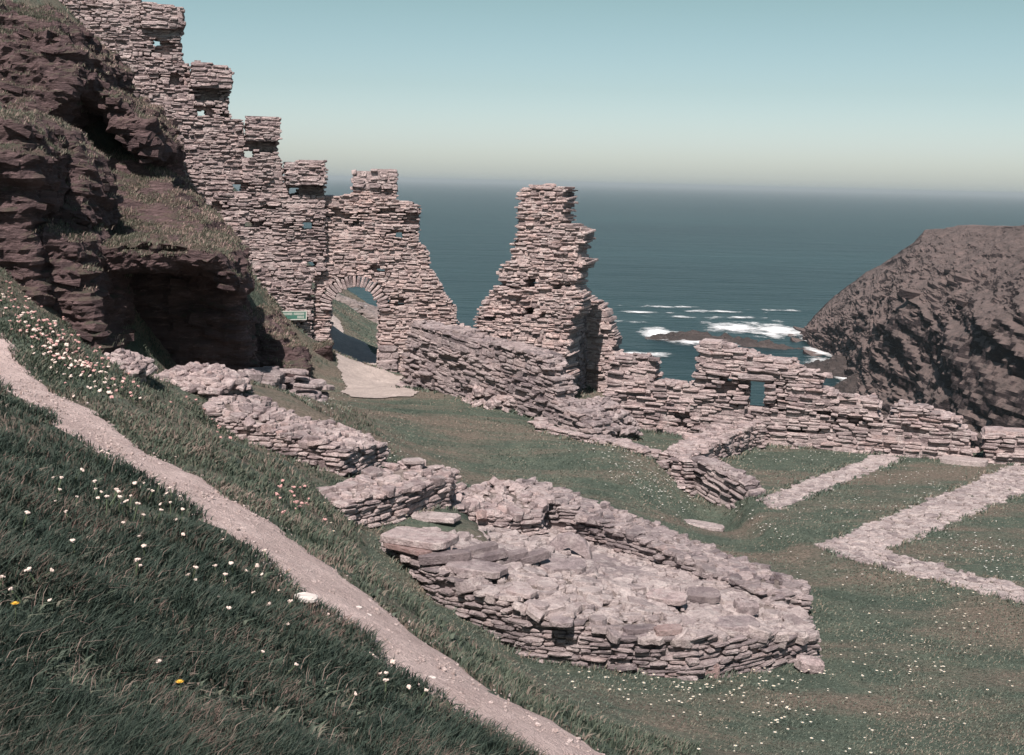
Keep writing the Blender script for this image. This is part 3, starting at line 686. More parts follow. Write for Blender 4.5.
PLs = Plane(P(570, 300, 31.9), P(589, 300, 33.7)); PLs.n = np.array([PLs.d[1], -PLs.d[0]]); PLs.N3 = np.r_[PLs.n, 0]
wall(MB(), PLs, [[(569, 293), (578, 290), (590, 297), (592, 400), (569, 400)]], .6, (.04, .08), (.1, .36), 0, .03, 0, .02, 8).build('side_wall', M['stone_slate'], tw_)
PLr = Plane(P(586, 300, 33.7), P(625, 300, 33.4))
wall(MB(), PLr, [[(584, 294), (590, 297), (600, 306), (609, 317), (612, 330), (617, 340), (614, 348), (620, 356), (611, 372), (614, 402), (580, 402)]], .7, (.04, .08), (.1, .36), 0, .035, 0, .02, 9).build('rear_wall', M['stone_lit'], tw_)

PL4 = Plane(P(402, 386, 32.4), P(590, 434, 28.1))
W4 = [(410, 323), (425, 327), (457, 332), (476, 341), (505, 347), (540, 357), (552, 379), (556, 402), (574, 411), (592, 426), (600, 446), (540, 440), (398, 398)]
w4 = wall(MB(), PL4, [W4], .7, (.04, .085), (.1, .36), -.12, .05, 0, .04, 12, .12, .16, .1, leaf=.28, cap=55).build('low_wall', M['stone_slate'])
tag(recenter(w4), 'shoulder-high slate wall running from the gate down past the foot of the ruined tower', 'wall')

def rubble(name, label, px, py, d, rx, ry, hgt, n, mat, size=(.1, .3), seed=0, base=None, cat='rubble', flat=.45):
    c = P(px, py, d); r = np.random.default_rng(seed); mbx = MB(); z0 = gz(c[0], c[1]) if base is None else base
    k = 28; a = np.arange(k) * 2 * PI / k; V = [[c[0], c[1], z0 + hgt * .9]]
    for f in (.35, .7, 1.0):
        for t in a: x, y = c[0] + rx * f * math.cos(t), c[1] + ry * f * math.sin(t); V.append([x, y, (z0 if f < 1 else min(z0, gz(x, y)) - .25) + (hgt * .9 * (1 - f * f) if f < 1 else 0)])
    Tt = [(0, 1 + i, 1 + (i + 1) % k) for i in range(k)]; Qq = []
    for l in (0, 1): Qq += [(1 + l * k + i, 1 + (l + 1) * k + i, 1 + (l + 1) * k + (i + 1) % k, 1 + l * k + (i + 1) % k) for i in range(k)]
    mbx.add(V, Qq, Tt)
    u = np.sqrt(r.random(n)); t = r.uniform(0, 2 * PI, n); X, Y = c[0] + rx * u * np.cos(t), c[1] + ry * u * np.sin(t)
    Z = z0 + hgt * (1 - u * u) + r.uniform(-.04, .06, n); ra = r.uniform(*size, n); an = r.uniform(0, PI, n)
    mbx.add(*stones(np.c_[X, Y, Z], np.c_[np.cos(an), np.sin(an), an * 0], np.c_[-np.sin(an), np.cos(an), an * 0], np.array([0, 0, 1.]), ra, ra * r.uniform(.5, .9, n), ra * r.uniform(.2, flat, n), n=8, jit=.25, expo=.6, bev=.02, tiltj=.3, r=r))
    FOOT.append(np.array([[c[0] + rx * .9 * math.cos(t), c[1] + ry * .9 * math.sin(t)] for t in a]))
    return tag(recenter(mbx.build(name, mat)), label, cat)
rubble('rubble_heap', 'bank of tumbled stones spilling from the foot of the ruined tower onto the low wall', 522, 372, 30.6, 1.3, .9, .7, 420, M['stone'], (.05, .2), 3)
rubble('rubble_heap', 'dark heap of loose rubble between the ruined tower and the seaward wall', 598, 414, 29.6, .95, .7, .7, 420, M['stone_slate'], (.04, .14), 4)

# ------------------------------------------------------------------ the seaward wall with the window
PL6 = Plane(P(640, 432, 30.6), P(980, 465, 28.4))
b6 = PL6.w(PL6.sz(755, 440)); sw_ = thing('seaward_wall', 'long ragged slate wall above the sea with one small square window', 'wall', (b6[0], b6[1], gz(b6[0], b6[1])))
W6 = [(604, 376), (612, 358), (640, 357), (654, 359), (655, 372), (657, 382), (673, 384), (684, 387), (692, 385), (694, 372), (696, 362), (698, 357), (695, 350), (699, 344), (713, 343), (733, 348), (757, 356), (771, 360), (794, 361), (797, 366), (803, 372), (814, 374), (828, 379), (824, 386),
      (832, 394), (857, 399), (879, 401), (878, 415), (883, 428), (888, 424), (893, 408), (900, 404), (926, 409), (944, 416), (959, 421), (962, 431), (968, 433), (974, 437), (974, 478), (900, 472), (800, 460), (700, 452), (640, 446), (600, 440)]
wall(MB(), PL6, [W6], .65, (.04, .09), (.12, .5), -.02, .045, 0, .03, 14, .08, .12, .09, npt=10, leaf=.3, cap=30, holes=[(755.5, 395, 13, 27), (728, 383, 5, 5)], dents=[(756, 394, 24, 28), (728, 383, 9, 8), (718, 391, 8, 6), (854, 421, 12, 8), (826, 414, 9, 6), (800, 430, 12, 6), (684, 420, 6, 16)]).build('masonry', M['stone'], sw_)
wl_ = PL6.w(PL6.sz(756, 377), -.28)
MB().add(*stones(np.array([wl_]), PL6.D, Z3, PL6.N3, .42, .075, .36, n=12, jit=.08)).build('lintel', M['stone_slate'], sw_)
W6b = [(983, 430), (1004, 431), (1024, 434), (1060, 440), (1110, 450), (1110, 488), (983, 478)]
p6 = wall(MB(), PL6, [W6b], .65, (.045, .1), (.14, .5), .03, .05, .04, .02, 15, .08, .08, .05).build('wall_end', M['stone'])
tag(recenter(p6), 'short stub of slate wall beyond the narrow doorway gap in the seaward wall', 'wall')
ds = PL6.w(PL6.sz(963, 466), .25); mbd = slab_mesh(MB(), np.r_[ds[:2], gz(ds[0], ds[1]) + .05], (1.0, .5, .14), math.atan2(PL6.d[1], PL6.d[0]), seed=4)
tag(recenter(mbd.build('doorstep', M['stone_pale'])), 'pale worn doorstep slab at the gap in the seaward wall', 'step')

# ------------------------------------------------------------------ low inner walls, kerb, footings
mb = MB(); solid(mb, [PZ(663, 452, -5.46), PZ(682, 462, -5.5), PZ(760, 425, -5.42), PZ(712, 428, -5.42)], [-5.42, -5.45, -5.32, -5.34], (.04, .08), (.1, .3), 0, 41, (.05, .2), 70)
tag(recenter(mb.build('cross_wall', M['stone'])), 'knee-high rubble wall meeting the seaward wall just below its window', 'wall')
mb = MB(); e = [PZ(540, 424, -5.35), PZ(585, 438, -5.45), PZ(640, 452, -5.55), PZ(684, 463, -5.6)]; e2 = [PZ(688, 468, -5.6), PZ(636, 457, -5.55), PZ(582, 443, -5.45), PZ(536, 429, -5.35)]
solid(mb, e + e2, [0] * 8, (.04, .07), (.15, .45), 0, 42, (.08, .26), 22, hug=.13)
tag(recenter(mb.build('stone_kerb', M['stone'])), 'low line of kerb stones crossing the lawn below the ruined tower', 'kerb')
PL9 = Plane(PZ(684, 467, -5.68), PZ(752, 522, -6.42))
mb = wall(MB(), PL9, [[(676, 459), (700, 462), (717, 468), (743, 483), (753, 500), (757, 524), (737, 534), (712, 526), (690, 496), (678, 474)]], .45, (.04, .08), (.12, .4), -.22, .045, 0, .03, 43, .08, .08, .06, npt=10, leaf=.22, cap=45)
tag(recenter(mb.build('retaining_wall', M['stone_slate'])), 'curved slate retaining wall above the grassy hollow at the lawn edge', 'wall')
mb = MB(); solid(mb, [PZ(757, 498, -5.9), PZ(779, 507, -5.9), PZ(902, 458, -5.9), PZ(885, 452, -5.9)], [0] * 4, (.04, .07), (.15, .4), 0, 44, (.05, .15), 150, hug=.025, toptilt=.01, rough=.008, zj=.008)
tag(recenter(mb.build('stone_footing', M['stone_pale'])), 'straight pale stone footing laid in the lawn towards the seaward wall', 'wall footing')
Lp = [(818, 546), (840, 538), (1005, 469), (1075, 441), (1095, 462), (1024, 491), (883, 550), (1024, 588), (1110, 612), (1110, 627), (1024, 602), (840, 555)]
mb = MB(); lw_ = [PZ(x, y, -5.92) for x, y in Lp]; solid(mb, lw_, [0] * len(lw_), (.04, .07), (.15, .4), 0, 45, (.05, .15), 150, hug=.03, toptilt=.01, rough=.008, zj=.008)
tag(recenter(mb.build('stone_footing', M['stone_pale'])), 'L-shaped pale stone footing of a vanished hall in the lawn', 'wall footing')
for nm, (x, y, z, a, b, rot), lb, sd_ in (('stone_slab', (700, 517, -6.1, 1.0, .34, -.5), 'flat pale slab lying in the grass below the curved retaining wall', 61), ('stone_slab', (436, 519, -5.02, .75, .4, -.2), 'flat pale slab in the grass between the upper low wall and the stone platform', 62)):
    p = PZ(x, y, z); o = slab_mesh(MB(), np.r_[p[:2], gz(p[0], p[1]) + .03], (a, b, .09), rot, (.0, .0), seed=sd_).build(nm, M['stone_pale']); tag(recenter(o), lb, 'slab')

# low walls at the left of the lawn
mb = MB(); f1 = [P(208, 424, 20.9), P(262, 445, 20.5), P(340, 474, 20.2), P(386, 467, 21.6), P(330, 425, 23.4), P(270, 405, 24.0), P(215, 396, 23.6)]
solid(mb, f1, [-3.74, -4.02, -4.25, -4.42, -4.38, -4.12, -3.74], (.035, .075), (.1, .36), .04, 51, (.04, .19), 75, toptilt=.2, zj=.035)
tag(recenter(mb.build('low_wall', M['stone'])), 'thick knee-high dry-stone wall below the dark crag, its broad top covered with loose stones', 'wall')
mb = MB(); f2 = [P(316, 490, 18.4), P(343, 516, 18.0), P(398, 512, 18.7), P(449, 503, 19.6), P(452, 470, 20.5), P(405, 468, 20.1), P(360, 478, 19.4)]
solid(mb, f2, [-4.52, -4.58, -4.50, -4.55, -4.56, -4.38, -4.46], (.035, .075), (.1, .4), .08, 52, (.05, .22), 50, toptilt=.14, zj=.03)
tag(recenter(mb.build('low_wall', M['stone'])), 'short low slate wall with a square end beside the lawn, above the stone platform', 'wall')
p = P(413, 462, 19.9); o = slab_mesh(MB(), np.r_[p[:2], -4.36], (.34, .28, .07), .3, seed=66).build('cap_stone', M['stone_pale']); tag(recenter(o), 'flat rounded cap stone resting on top of the short low wall', 'stone')
# stacked slabs by the gate
mb = MB(); r_ = np.random.default_rng(77)
c = P(288, 398, 26.5); zc = gz(c[0], c[1])
for lay in range(7):
    for k in range(7 - lay // 2):
        x, y = c[0] + r_.uniform(-.85, .85) * (1 - lay * .07) - lay * .04, c[1] + r_.uniform(-.5, .7)
        s = r_.uniform(.3, .75); slab_mesh(mb, (x, y, zc + .02 + lay * .09 + r_.uniform(-.02, .02)), (s, s * r_.uniform(.5, .8), r_.uniform(.08, .13)), r_.uniform(-.5, .5), (r_.normal(0, .07), r_.normal(0, .07) + .06), seed=100 + lay * 10 + k)
tag(recenter(mb.build('stone_pile', M['stone_slate'])), 'pile of dark flat slabs on the grass just left of the gate', 'stone pile')
FOOT.append(np.array([[c[0] - 1, c[1] - .6], [c[0] + 1, c[1] - .6], [c[0] + 1, c[1] + .8], [c[0] - 1, c[1] + .8]]))
p = P(252, 376, 25.2); o = slab_mesh(MB(), p, (.42, .32, .25), .4, (.1, .2), seed=71, expo=.8, bev=.06).build('boulder', M['stone_slate']); tag(recenter(o), 'rounded grey boulder at the upper end of the dark slab pile', 'boulder')

# ------------------------------------------------------------------ stone platform
pf = [P(383, 549, 17.6), P(430, 593, 16.6), P(520, 653, 15.6), P(620, 686, 15.2), P(690, 693, 15.1), P(760, 686, 15.55), P(817, 677, 16.2), P(783, 636, 17.7), P(700, 580, 19.0), P(640, 538, 20.4), P(555, 508, 21.9), P(450, 522, 20.4)]
ptz = [-4.95, -5.06, -5.26, -5.44, -5.38, -5.5, -5.72, -5.72, -5.72, -5.7, -5.7, -5.3]
ptz[8:] = [-5.74, -5.84, -5.82, -5.4]
pr = thing('stone_platform', 'large oblong drystone platform filled with rubble on the lawn beside the footpath', 'platform', (*np.mean([q[:2] for q in pf], axis=0), -5.9))
mb, tmb = MB(), MB()
ptop = solid(mb, pf, ptz, (.032, .066), (.12, .38), .07, 81, (.035, .21), 85, topmb=tmb, rough=.03, toptilt=.17, below=.2, zj=.035)
mb.build('facing', M['stone_slate'], pr); tmb.build('rubble_fill', M['stone_pale'], pr)
bw = [P(803, 634, 17.8), P(760, 629, 17.6), P(700, 588, 18.7), P(640, 553, 19.7), P(575, 527, 20.9), P(530, 520, 21.2), P(520, 505, 22.2), P(560, 500, 22.3), P(625, 520, 21.6), P(720, 560, 20.0), P(805, 607, 18.7)]
bz = [-5.68, -5.64, -5.5, -5.42, -5.36, -5.3, -5.28, -5.3, -5.35, -5.5, -5.66]
bz = [-5.72, -5.60, -5.62, -5.48, -5.36, -5.14, -5.14, -5.32, -5.52, -5.72, -5.8]
mb = MB(); solid(mb, bw, bz, (.035, .07), (.12, .4), .06, 82, (.04, .2), 75, rough=.035, toptilt=.16, zj=.03); mb.build('back_wall', M['stone_slate'], pr)
mb = MB(); solid(mb, [P(452, 528, 20.0), P(500, 541, 19.9), P(540, 536, 20.2), P(548, 515, 21.6), P(500, 506, 21.9), P(455, 512, 21.2)], [-5.05, -5.2, -5.22, -5.18, -5.05, -5.05], (.04, .08), (.12, .4), .03, 83, (.04, .2), 75, toptilt=.25, zj=.04); mb.build('corner_wall', M['stone'], pr)
q_ = P(704, 671, 15.31); MB().add(*stones(np.array([q_]), np.array([.99, .12, .03]), Z3, np.array([.12, -.99, 0]), .17, .15, .12, n=14, jit=.14, expo=.4, bev=.015)).build('facing_block', M['stone_red'], pr)['label'] = 'large reddish block in the drystone face'
def on_platform(px, py, dz):
    z = -5.2
    for _ in range(6): p = PZ(px, py, z); z = float(ptop(p[0], p[1])) + dz
    return PZ(px, py, z)
bs = P(419, 541, 17.5)
slabs = [(419, 538, .165, 1.02, .62, .10, -.38, (0, .0), 'thick square slab lying on the top left corner of the stone platform'),
         (411, 547, .075, .78, .40, .075, -.62, (0, .02), 'reddish block under the thick square slab of the platform'),
         (445, 557, .08, .72, .22, .13, .22, (0, -.05), 'long narrow step stone just right of the thick square slab'),
         (482, 549, .13, .46, .2, .11, .45, (0, -.12), 'upper dark slab of the tilted row along the platform\'s inner step'),
         (490, 556, .08, .5, .2, .10, .42, (0, -.12), 'lower dark slab of the tilted row along the platform\'s inner step'),
         (514, 556, .10, .4, .2, .11, .45, (0, -.14), 'small tilted slab in the middle of the platform between two longer ones'),
         (533, 557, .12, .46, .2, .12, .5, (0, -.16), 'thick tilted slab beside the broad flat stone on the platform'),
         (563, 566, .07, .64, .5, .09, .1, (.05, 0), 'broad flat stone lying in front of the upright round stone'),
         (476, 568, .05, .82, .48, .09, -.28, (0, .04), 'wide smooth slab on the front edge of the platform nearest the footpath'),
         (522, 592, .04, .38, .3, .07, -.5, (0, .05), 'pointed flat stone overhanging the platform\'s front face'),
         (537, 605, .035, .3, .22, .06, -.4, (0, .05), 'small flat stone tucked below the pointed one on the platform edge'),
         (703, 595, .12, .46, .3, .11, -.1, (.18, .0), 'tilted dark-edged slab lying on the rubble towards the platform\'s back wall'),
         (667, 597, .10, .55, .32, .08, -.4, (.15, 0), 'long sloping slab left of the dark-edged one on the rubble'),
         (746, 607, .11, .34, .26, .18, .2, (.1, .1), 'rounded grey boulder set against the end of the platform\'s back wall'),
         (562, 622, .03, .3, .24, .07, -.2, (0, .0), 'grey stone on the long front edge of the platform above the daisies'),
         (640, 629, .03, .42, .2, .07, .1, (0, -.05), 'long thin edge stone at the middle of the platform\'s front'),
         (668, 630, .03, .36, .22, .08, .15, (0, -.08), 'thick edge stone next to the reddish facing block of the platform'),
         (735, 624, .03, .6, .45, .08, .2, (0, 0), 'large smooth slab near the lower end of the platform'),
         (800, 645, .03, .36, .34, .16, .3, (.05, .1), 'rounded end stone at the lower tip of the platform')]
for i, (x, y, dz, a, b, th, rot, tl, lb) in enumerate(slabs):
    p = on_platform(x, y, dz) if i != 18 else PZ(809, 664, -5.93); rd = 'reddish' in lb; rnd = 'rounded' in lb
    o = slab_mesh(MB(), p, (a, b, th), rot, tl, n=18, jit=.10 if not rnd else .2, expo=.3 if i < 7 else .55, seed=200 + i, bev=.010 if not rnd else .05).build('boulder' if rnd else 'stone_slab', M['stone_red'] if rd else M['stone_dark'] if 2 <= i <= 6 or i in (11, 15, 16) else M['stone_slate'] if i % 3 else M['stone'])
    tag(recenter(o), lb, 'boulder' if rnd else 'slab')
# upright half-round stone
p = on_platform(569, 553, .02); mbu = MB(); k = 22; r_ = np.random.default_rng(5); a = np.arange(k) / (k - 1) * PI
prof = np.c_[np.cos(a) * .35 * (1 + r_.uniform(-.04, .03, k)), np.sin(a) * .36 * (1 + r_.uniform(-.05, .03, k)) - .06]
dv = np.array([math.cos(-.25), math.sin(-.25), 0]); nvv = np.array([-math.sin(-.25) , math.cos(-.25), .25])
Vs = []
for (o_, s_) in ((-.06, .93), (-.045, 1), (.045, 1), (.06, .93)):
    for q in prof: Vs.append(p + dv * q[0] * s_ + Z3 * (q[1] * s_) + nvv * (o_ + q[1] * 0.1))
Qs = [(l * k + i, l * k + i + 1, (l + 1) * k + i + 1, (l + 1) * k + i) for l in range(3) for i in range(k - 1)]
nV = len(Vs); Vs += [p + nvv * -.062 + Z3 * .12, p + nvv * .062 + Z3 * .12]
Ts = [(i + 1, i, nV) for i in range(k - 1)] + [(3 * k + i, 3 * k + i + 1, nV + 1) for i in range(k - 1)]
tag(recenter(mbu.add(Vs, Qs, Ts).build('upright_stone', M['stone_slate'])), 'half-round stone slab standing on edge in the platform\'s inner corner', 'stone')
print('walls', time.time() - T0)

# ------------------------------------------------------------------ crags
CRAG = []
def crag(name, parts, label, cat='rock', mat='crag', vox=.065, amp=.28, strata=.13, seed=0, sm=4):
    """parts: (outline in the photograph, front depth at top, at bottom, thickness)"""
    bm = bmesh.new()
    for (po, dt, db, th) in parts:
        ys = [p[1] for p in po]; y0, y1 = min(ys), max(ys); fr, bk = [], []
        for (x, y) in po:
            d = dt + (db - dt) * (y - y0) / (y1 - y0); w = P(x, y, d); fr.append(bm.verts.new(w)); bk.append(bm.verts.new(w + np.array([-.15 * th, th, 0])))
        n = len(po); bm.faces.new(fr); bm.faces.new(bk[::-1])
        for i in range(n): bm.faces.new((fr[(i + 1) % n], fr[i], bk[i], bk[(i + 1) % n]))
    bmesh.ops.triangulate(bm, faces=bm.faces[:]); bmesh.ops.recalc_face_normals(bm, faces=bm.faces[:])
    me = bpy.data.meshes.new('tmp'); bm.to_mesh(me); bm.free(); ob = bpy.data.objects.new('tmp', me); C.objects.link(ob)
    md = ob.modifiers.new('r', 'REMESH'); md.mode = 'VOXEL'; md.voxel_size = vox
    dg = bpy.context.evaluated_depsgraph_get(); ev = ob.evaluated_get(dg); m2 = bpy.data.meshes.new_from_object(ev)
    bpy.data.objects.remove(ob); bpy.data.meshes.remove(me)
    n = len(m2.vertices); V = np.empty(n * 3, np.float32); m2.vertices.foreach_get('co', V); V = V.reshape(-1, 3).astype(float)
    E = np.empty(len(m2.edges) * 2, np.int32); m2.edges.foreach_get('vertices', E); E = E.reshape(-1, 2)
    deg = np.bincount(E.ravel(), minlength=n)[:, None]
    def smooth(A, it):
        for _ in range(it):
            S = np.zeros_like(A); np.add.at(S, E[:, 0], A[E[:, 1]]); np.add.at(S, E[:, 1], A[E[:, 0]]); A = A * .35 + S / deg * .65
        return A
    def normals():
        m2.vertices.foreach_set('co', V.astype(np.float32).ravel()); m2.update(); a = np.empty(n * 3, np.float32); m2.vertices.foreach_get('normal', a); return a.reshape(-1, 3).astype(float)
    V = smooth(V, sm); nr = smooth(normals(), 4)
    V = V + nr * (fbm(V, .55, 3, seed) * amp * 1.3)[:, None]
    nr = normals()
    bd = np.array([.22, .1, 1.]); bd /= np.linalg.norm(bd); Pb = np.c_[V[:, 0] * .55, V[:, 1] * .55, (V @ bd) * 2.3 + .5 * fbm(V, .5, 3, seed + 4)]
    st = fbm(Pb, 1., 5, seed + 8, True) + .6 * fbm(Pb * np.array([2.6, 2.6, 2.4]), 1., 4, seed + 9, True)
    V = V + nr * np.array([1, 1, .3]) * ((st - .4) * strata * 1.5)[:, None] + nr * (fbm(V * np.array([1, 1, 1.5]), 1.5, 6, seed + 2, True) * amp * .8)[:, None]
    nn_ = normals(); F4 = np.empty(len(m2.loops), np.int32); m2.loops.foreach_get('vertex_index', F4); nv_ = np.empty(len(m2.polygons), np.int32); m2.polygons.foreach_get('loop_total', nv_); ls = np.empty(len(m2.polygons), np.int32); m2.polygons.foreach_get('loop_start', ls)
    mbc = MB().add(V, F4[ls[nv_ == 4][:, None] + np.arange(4)], F4[ls[nv_ == 3][:, None] + np.arange(3)] if (nv_ == 3).any() else None); bpy.data.meshes.remove(m2)
    if mat == 'crag': CRAG.append(np.c_[V, nn_])
    rc = np.random.default_rng(seed); pk = np.where((nn_[:, 2] < .55) & (nn_[:, 1] < .5) & (fbm(V, .8, 3, seed + 12) > -.12))[0]
    if len(pk):
        k = rc.choice(pk, min(len(pk) // 28, 2600)); n = len(k); bed = np.array([.22, .1, 1.]); bed /= np.linalg.norm(bed)
        hn = nn_[k] - bed * (nn_[k] @ bed)[:, None]; hn /= np.linalg.norm(hn, axis=1, keepdims=True) + 1e-6; tn = np.cross(bed, hn)
        l = (.05 + .26 * rc.random(n) ** 2.5) * min(1, amp * 5); th = l * rc.uniform(.12, .5, n)
        mbc.add(*stones(V[k] - hn * (l * .35)[:, None], tn, hn, np.broadcast_to(bed, (n, 3)), l, l * rc.uniform(.5, 1, n), th, n=7, jit=.35, expo=.7, bev=.01, tiltj=.14, r=rc))
    o = mbc.build(name, M[mat]); recenter(o)
    return tag(o, label, cat)
crag('rock_crag', [([(-120, -10), (-40, 5), (30, 12), (62, 28), (84, 62), (60, 110), (20, 130), (-120, 150)], 29.5, 28.0, 4), ([(30, 30), (62, 34), (80, 54), (94, 84), (122, 100), (144, 122), (156, 152), (148, 160), (118, 122), (88, 104), (60, 72), (34, 56)], 28.6, 29.8, 5), ([(40, 55), (84, 62), (104, 96), (135, 112), (158, 138), (167, 165), (160, 178), (120, 172), (70, 150), (30, 140)], 32.0, 32.6, 3.0)],
     'high brown crag at the top left with a black overhanging side against the wall', seed=10, amp=.32)
crag('rock_crag', [([(66, 254), (110, 246), (160, 245), (205, 249), (228, 264), (240, 290), (236, 300), (220, 282), (190, 268), (150, 270), (110, 272), (76, 276)], 24.2, 24.7, 5), ([(70, 262), (160, 258), (215, 262), (236, 290), (243, 330), (246, 372), (238, 404), (140, 404), (100, 390), (78, 330)], 26.4, 27.2, 3.0), ([(74, 262), (100, 258), (112, 270), (116, 330), (110, 385), (86, 380)], 24.8, 25.2, 2)],
     'big dark undercut crag with grass on top below the stepped wall', seed=20, amp=.2, strata=.1)
crag('rock_crag', [([(-120, 110), (-20, 120), (12, 128), (30, 170), (28, 230), (40, 300), (10, 320), (-120, 290)], 22.0, 22.4, 4), ([(20, 142), (60, 136), (84, 165), (88, 215), (70, 240), (30, 235)], 25.0, 24.0, 2.5), ([(-30, 222), (40, 232), (78, 240), (92, 300), (100, 372), (40, 350), (-40, 320)], 22.6, 23.0, 2.8)],
     'brown rock ledges at the left edge above the flowery bank and the footpath', seed=30, amp=.25)
crag('rock_crag', [([(80, 180), (105, 150), (150, 165), (170, 180), (195, 210), (225, 246), (232, 275), (150, 262), (80, 258)], 30.5, 27.2, 3.5)],
     'steep grassy rock shoulder between the two dark crags and the stepped wall', seed=40, amp=.16, strata=.05, mat='crag')
crag('rock_crag', [([(236, 335), (246, 318), (262, 322), (285, 345), (303, 360), (306, 376), (300, 410), (238, 410)], 31.4, 30.4, 2.6)],
     'small grassy rock hump against the wall left of the gate', seed=50, amp=.2, vox=.06)
crag('rock_crag', [([(303, 352), (330, 345), (333, 368), (328, 384), (318, 392), (296, 380)], 34.6, 35.2, .9)],
     'low rock knuckle at the foot of the gate\'s left jamb', seed=60, amp=.08, vox=.06, strata=.04)
rubble('rock_ledge', 'sunlit pale rock ledge at the foot of the big dark crag', 200, 392, 22.4, .8, .8, .28, 420, M['stone'], (.04, .18), 8, cat='rock', flat=.35)
rubble('rock_ledge', 'pale broken rock ledge between the flowery bank and the dark crag', 124, 372, 20.4, .4, .5, .22, 240, M['stone'], (.03, .14), 9, cat='rock', flat=.4)
crag('rock_ridge', [([(320, 300), (338, 296), (352, 302), (368, 312), (384, 318), (400, 325), (400, 345), (320, 325)], 46.5, 46.0, 2)], 'rocky brink on the far side of the gate arch with the sea behind', seed=80, amp=.15, vox=.09, mat='crag_pale')
print('crags', time.time() - T0)

# ------------------------------------------------------------------ headland, reef, sea
def smoothstep(a): a = np.clip(a, 0, 1); return a * a * (3 - 2 * a)
sky_px = [(801, 334, 545), (806, 322, 545), (818, 307, 540), (836, 291, 530), (856, 276, 515), (890, 258, 490), (912, 243, 468), (924, 229, 455), (934, 228, 446), (975, 227, 400), (1024, 224, 350), (1100, 216, 300), (1250, 205, 240)]
foot_px = [(797, 335), (802, 342), (812, 350), (828, 362), (846, 384), (864, 402), (874, 410), (884, 422), (905, 450), (935, 480), (980, 520), (1080, 580)]
nu, nvv_ = 620, 260
SK = np.array([P(*p) for p in sky_px]); FT = np.array([PZ(x, y, SEA_Z - .5) for x, y in foot_px])
def curve(A, n):
    s = np.linspace(0, 1, len(A)); u = np.linspace(0, 1, n); o = np.stack([np.interp(u, s, A[:, k]) for k in range(3)], 1)
    for _ in range(14): o[1:-1] = (o[:-2] + o[2:] + 2 * o[1:-1]) / 4
    return o
sk, ft = curve(SK, nu), curve(FT, nu); vv = np.linspace(0, 1, nvv_); Vh = np.zeros((nu, nvv_, 3))
for j, v in enumerate(vv):
    if v <= .62:
        a = v / .62; hzp = .30 * a + .70 * a ** 1.9; zp = .50 * smoothstep(np.array(hzp / .26)) + .50 * hzp ** .9
        Vh[:, j, :2] = ft[:, :2] * (1 - hzp) + sk[:, :2] * hzp; Vh[:, j, 2] = ft[:, 2] * (1 - zp) + sk[:, 2] * zp
    else:
        a = (v - .62) / .38; Vh[:, j, 0] = sk[:, 0] + 130 * a; Vh[:, j, 1] = sk[:, 1] + 40 * a
        Vh[:, j, 2] = sk[:, 2] - 3 * a - smoothstep((a - .45) / .55) * (sk[:, 2] - SEA_Z + 4)
V = Vh.reshape(-1, 3); ii = np.arange(nu * nvv_).reshape(nu, nvv_)
Qh = np.stack([ii[:-1, :-1], ii[1:, :-1], ii[1:, 1:], ii[:-1, 1:]], -1).reshape(-1, 4)
tmpm = make_mesh('tmp', V, Qh); a = np.empty(len(V) * 3, np.float32); tmpm.vertices.foreach_get('normal', a); nr = a.reshape(-1, 3).astype(float); nr *= np.sign((nr @ np.array([-.5, -.5, .7])).mean())
steep = np.clip((1 - vv / .62), 0, 1)[None].repeat(nu, 0).ravel(); amp = 1.1 + 3.7 * np.sqrt(steep)
on = np.clip(vv[None].repeat(nu, 0).ravel() / .05, 0, 1)
V = V + nr * (amp * on * (fbm(V, .022, 6, 91) * 1.1 - .12 + .32 * fbm(V * np.array([1, 1, 2.6]) + .25 * V[:, [2, 0, 1]], .10, 7, 92, True) - .15))[:, None]
bed_ = np.array([.20, -.14, 1.]); bed_ /= np.linalg.norm(bed_); bb = V @ bed_; Pb = np.c_[V[:, 0] * .020, V[:, 1] * .020, bb * .15 + .6 * fbm(V, .02, 3, 95)]
st_ = fbm(Pb, 1., 6, 96, True) + .5 * fbm(Pb * np.array([2.2, 2.2, 3.1]), 1., 4, 99, True)
V = V + (nr * np.array([1, 1, .35])) * ((st_ - .35) * 2.9 * np.clip(np.sqrt(steep), .22, 1) * on * np.clip((.62 - vv[None].repeat(nu, 0).ravel()) / .05, .35, 1))[:, None]
bpy.data.meshes.remove(tmpm)
tm_ = make_mesh('tmp', V, Qh); a = np.empty(len(V) * 3, np.float32); tm_.vertices.foreach_get('normal', a); nh = a.reshape(-1, 3).astype(float); nh *= np.sign((nh @ np.array([-.5, -.5, .7])).mean()); bpy.data.meshes.remove(tm_)
rc = np.random.default_rng(8); vq = vv[None].repeat(nu, 0).ravel(); pk = np.where((vq < .66) & (vq > .01) & (fbm(V, .03, 4, 77) + (.24 - vq) * 1.5 > -.10))[0]; k = rc.choice(pk, 1300); n = len(k)
bed = np.array([.16, -.12, 1.]); bed /= np.linalg.norm(bed); hn = nh[k] - bed * (nh[k] @ bed)[:, None]; hn /= np.linalg.norm(hn, axis=1, keepdims=True) + 1e-6; tn = np.cross(bed, hn)
l = .8 + 5. * rc.random(n) ** 3.5; th = .15 + l * rc.uniform(.04, .16, n)
hd = struct(recenter(MB().add(V, Qh).add(*stones(V[k] - hn * (l * .46)[:, None], tn, hn, np.broadcast_to(bed, (n, 3)), l * 1.4, l * rc.uniform(.45, .7, n), th, n=9, jit=.35, expo=.7, bev=.1, tiltj=.05, r=rc)).build('headland', M['head'], smooth=False)))
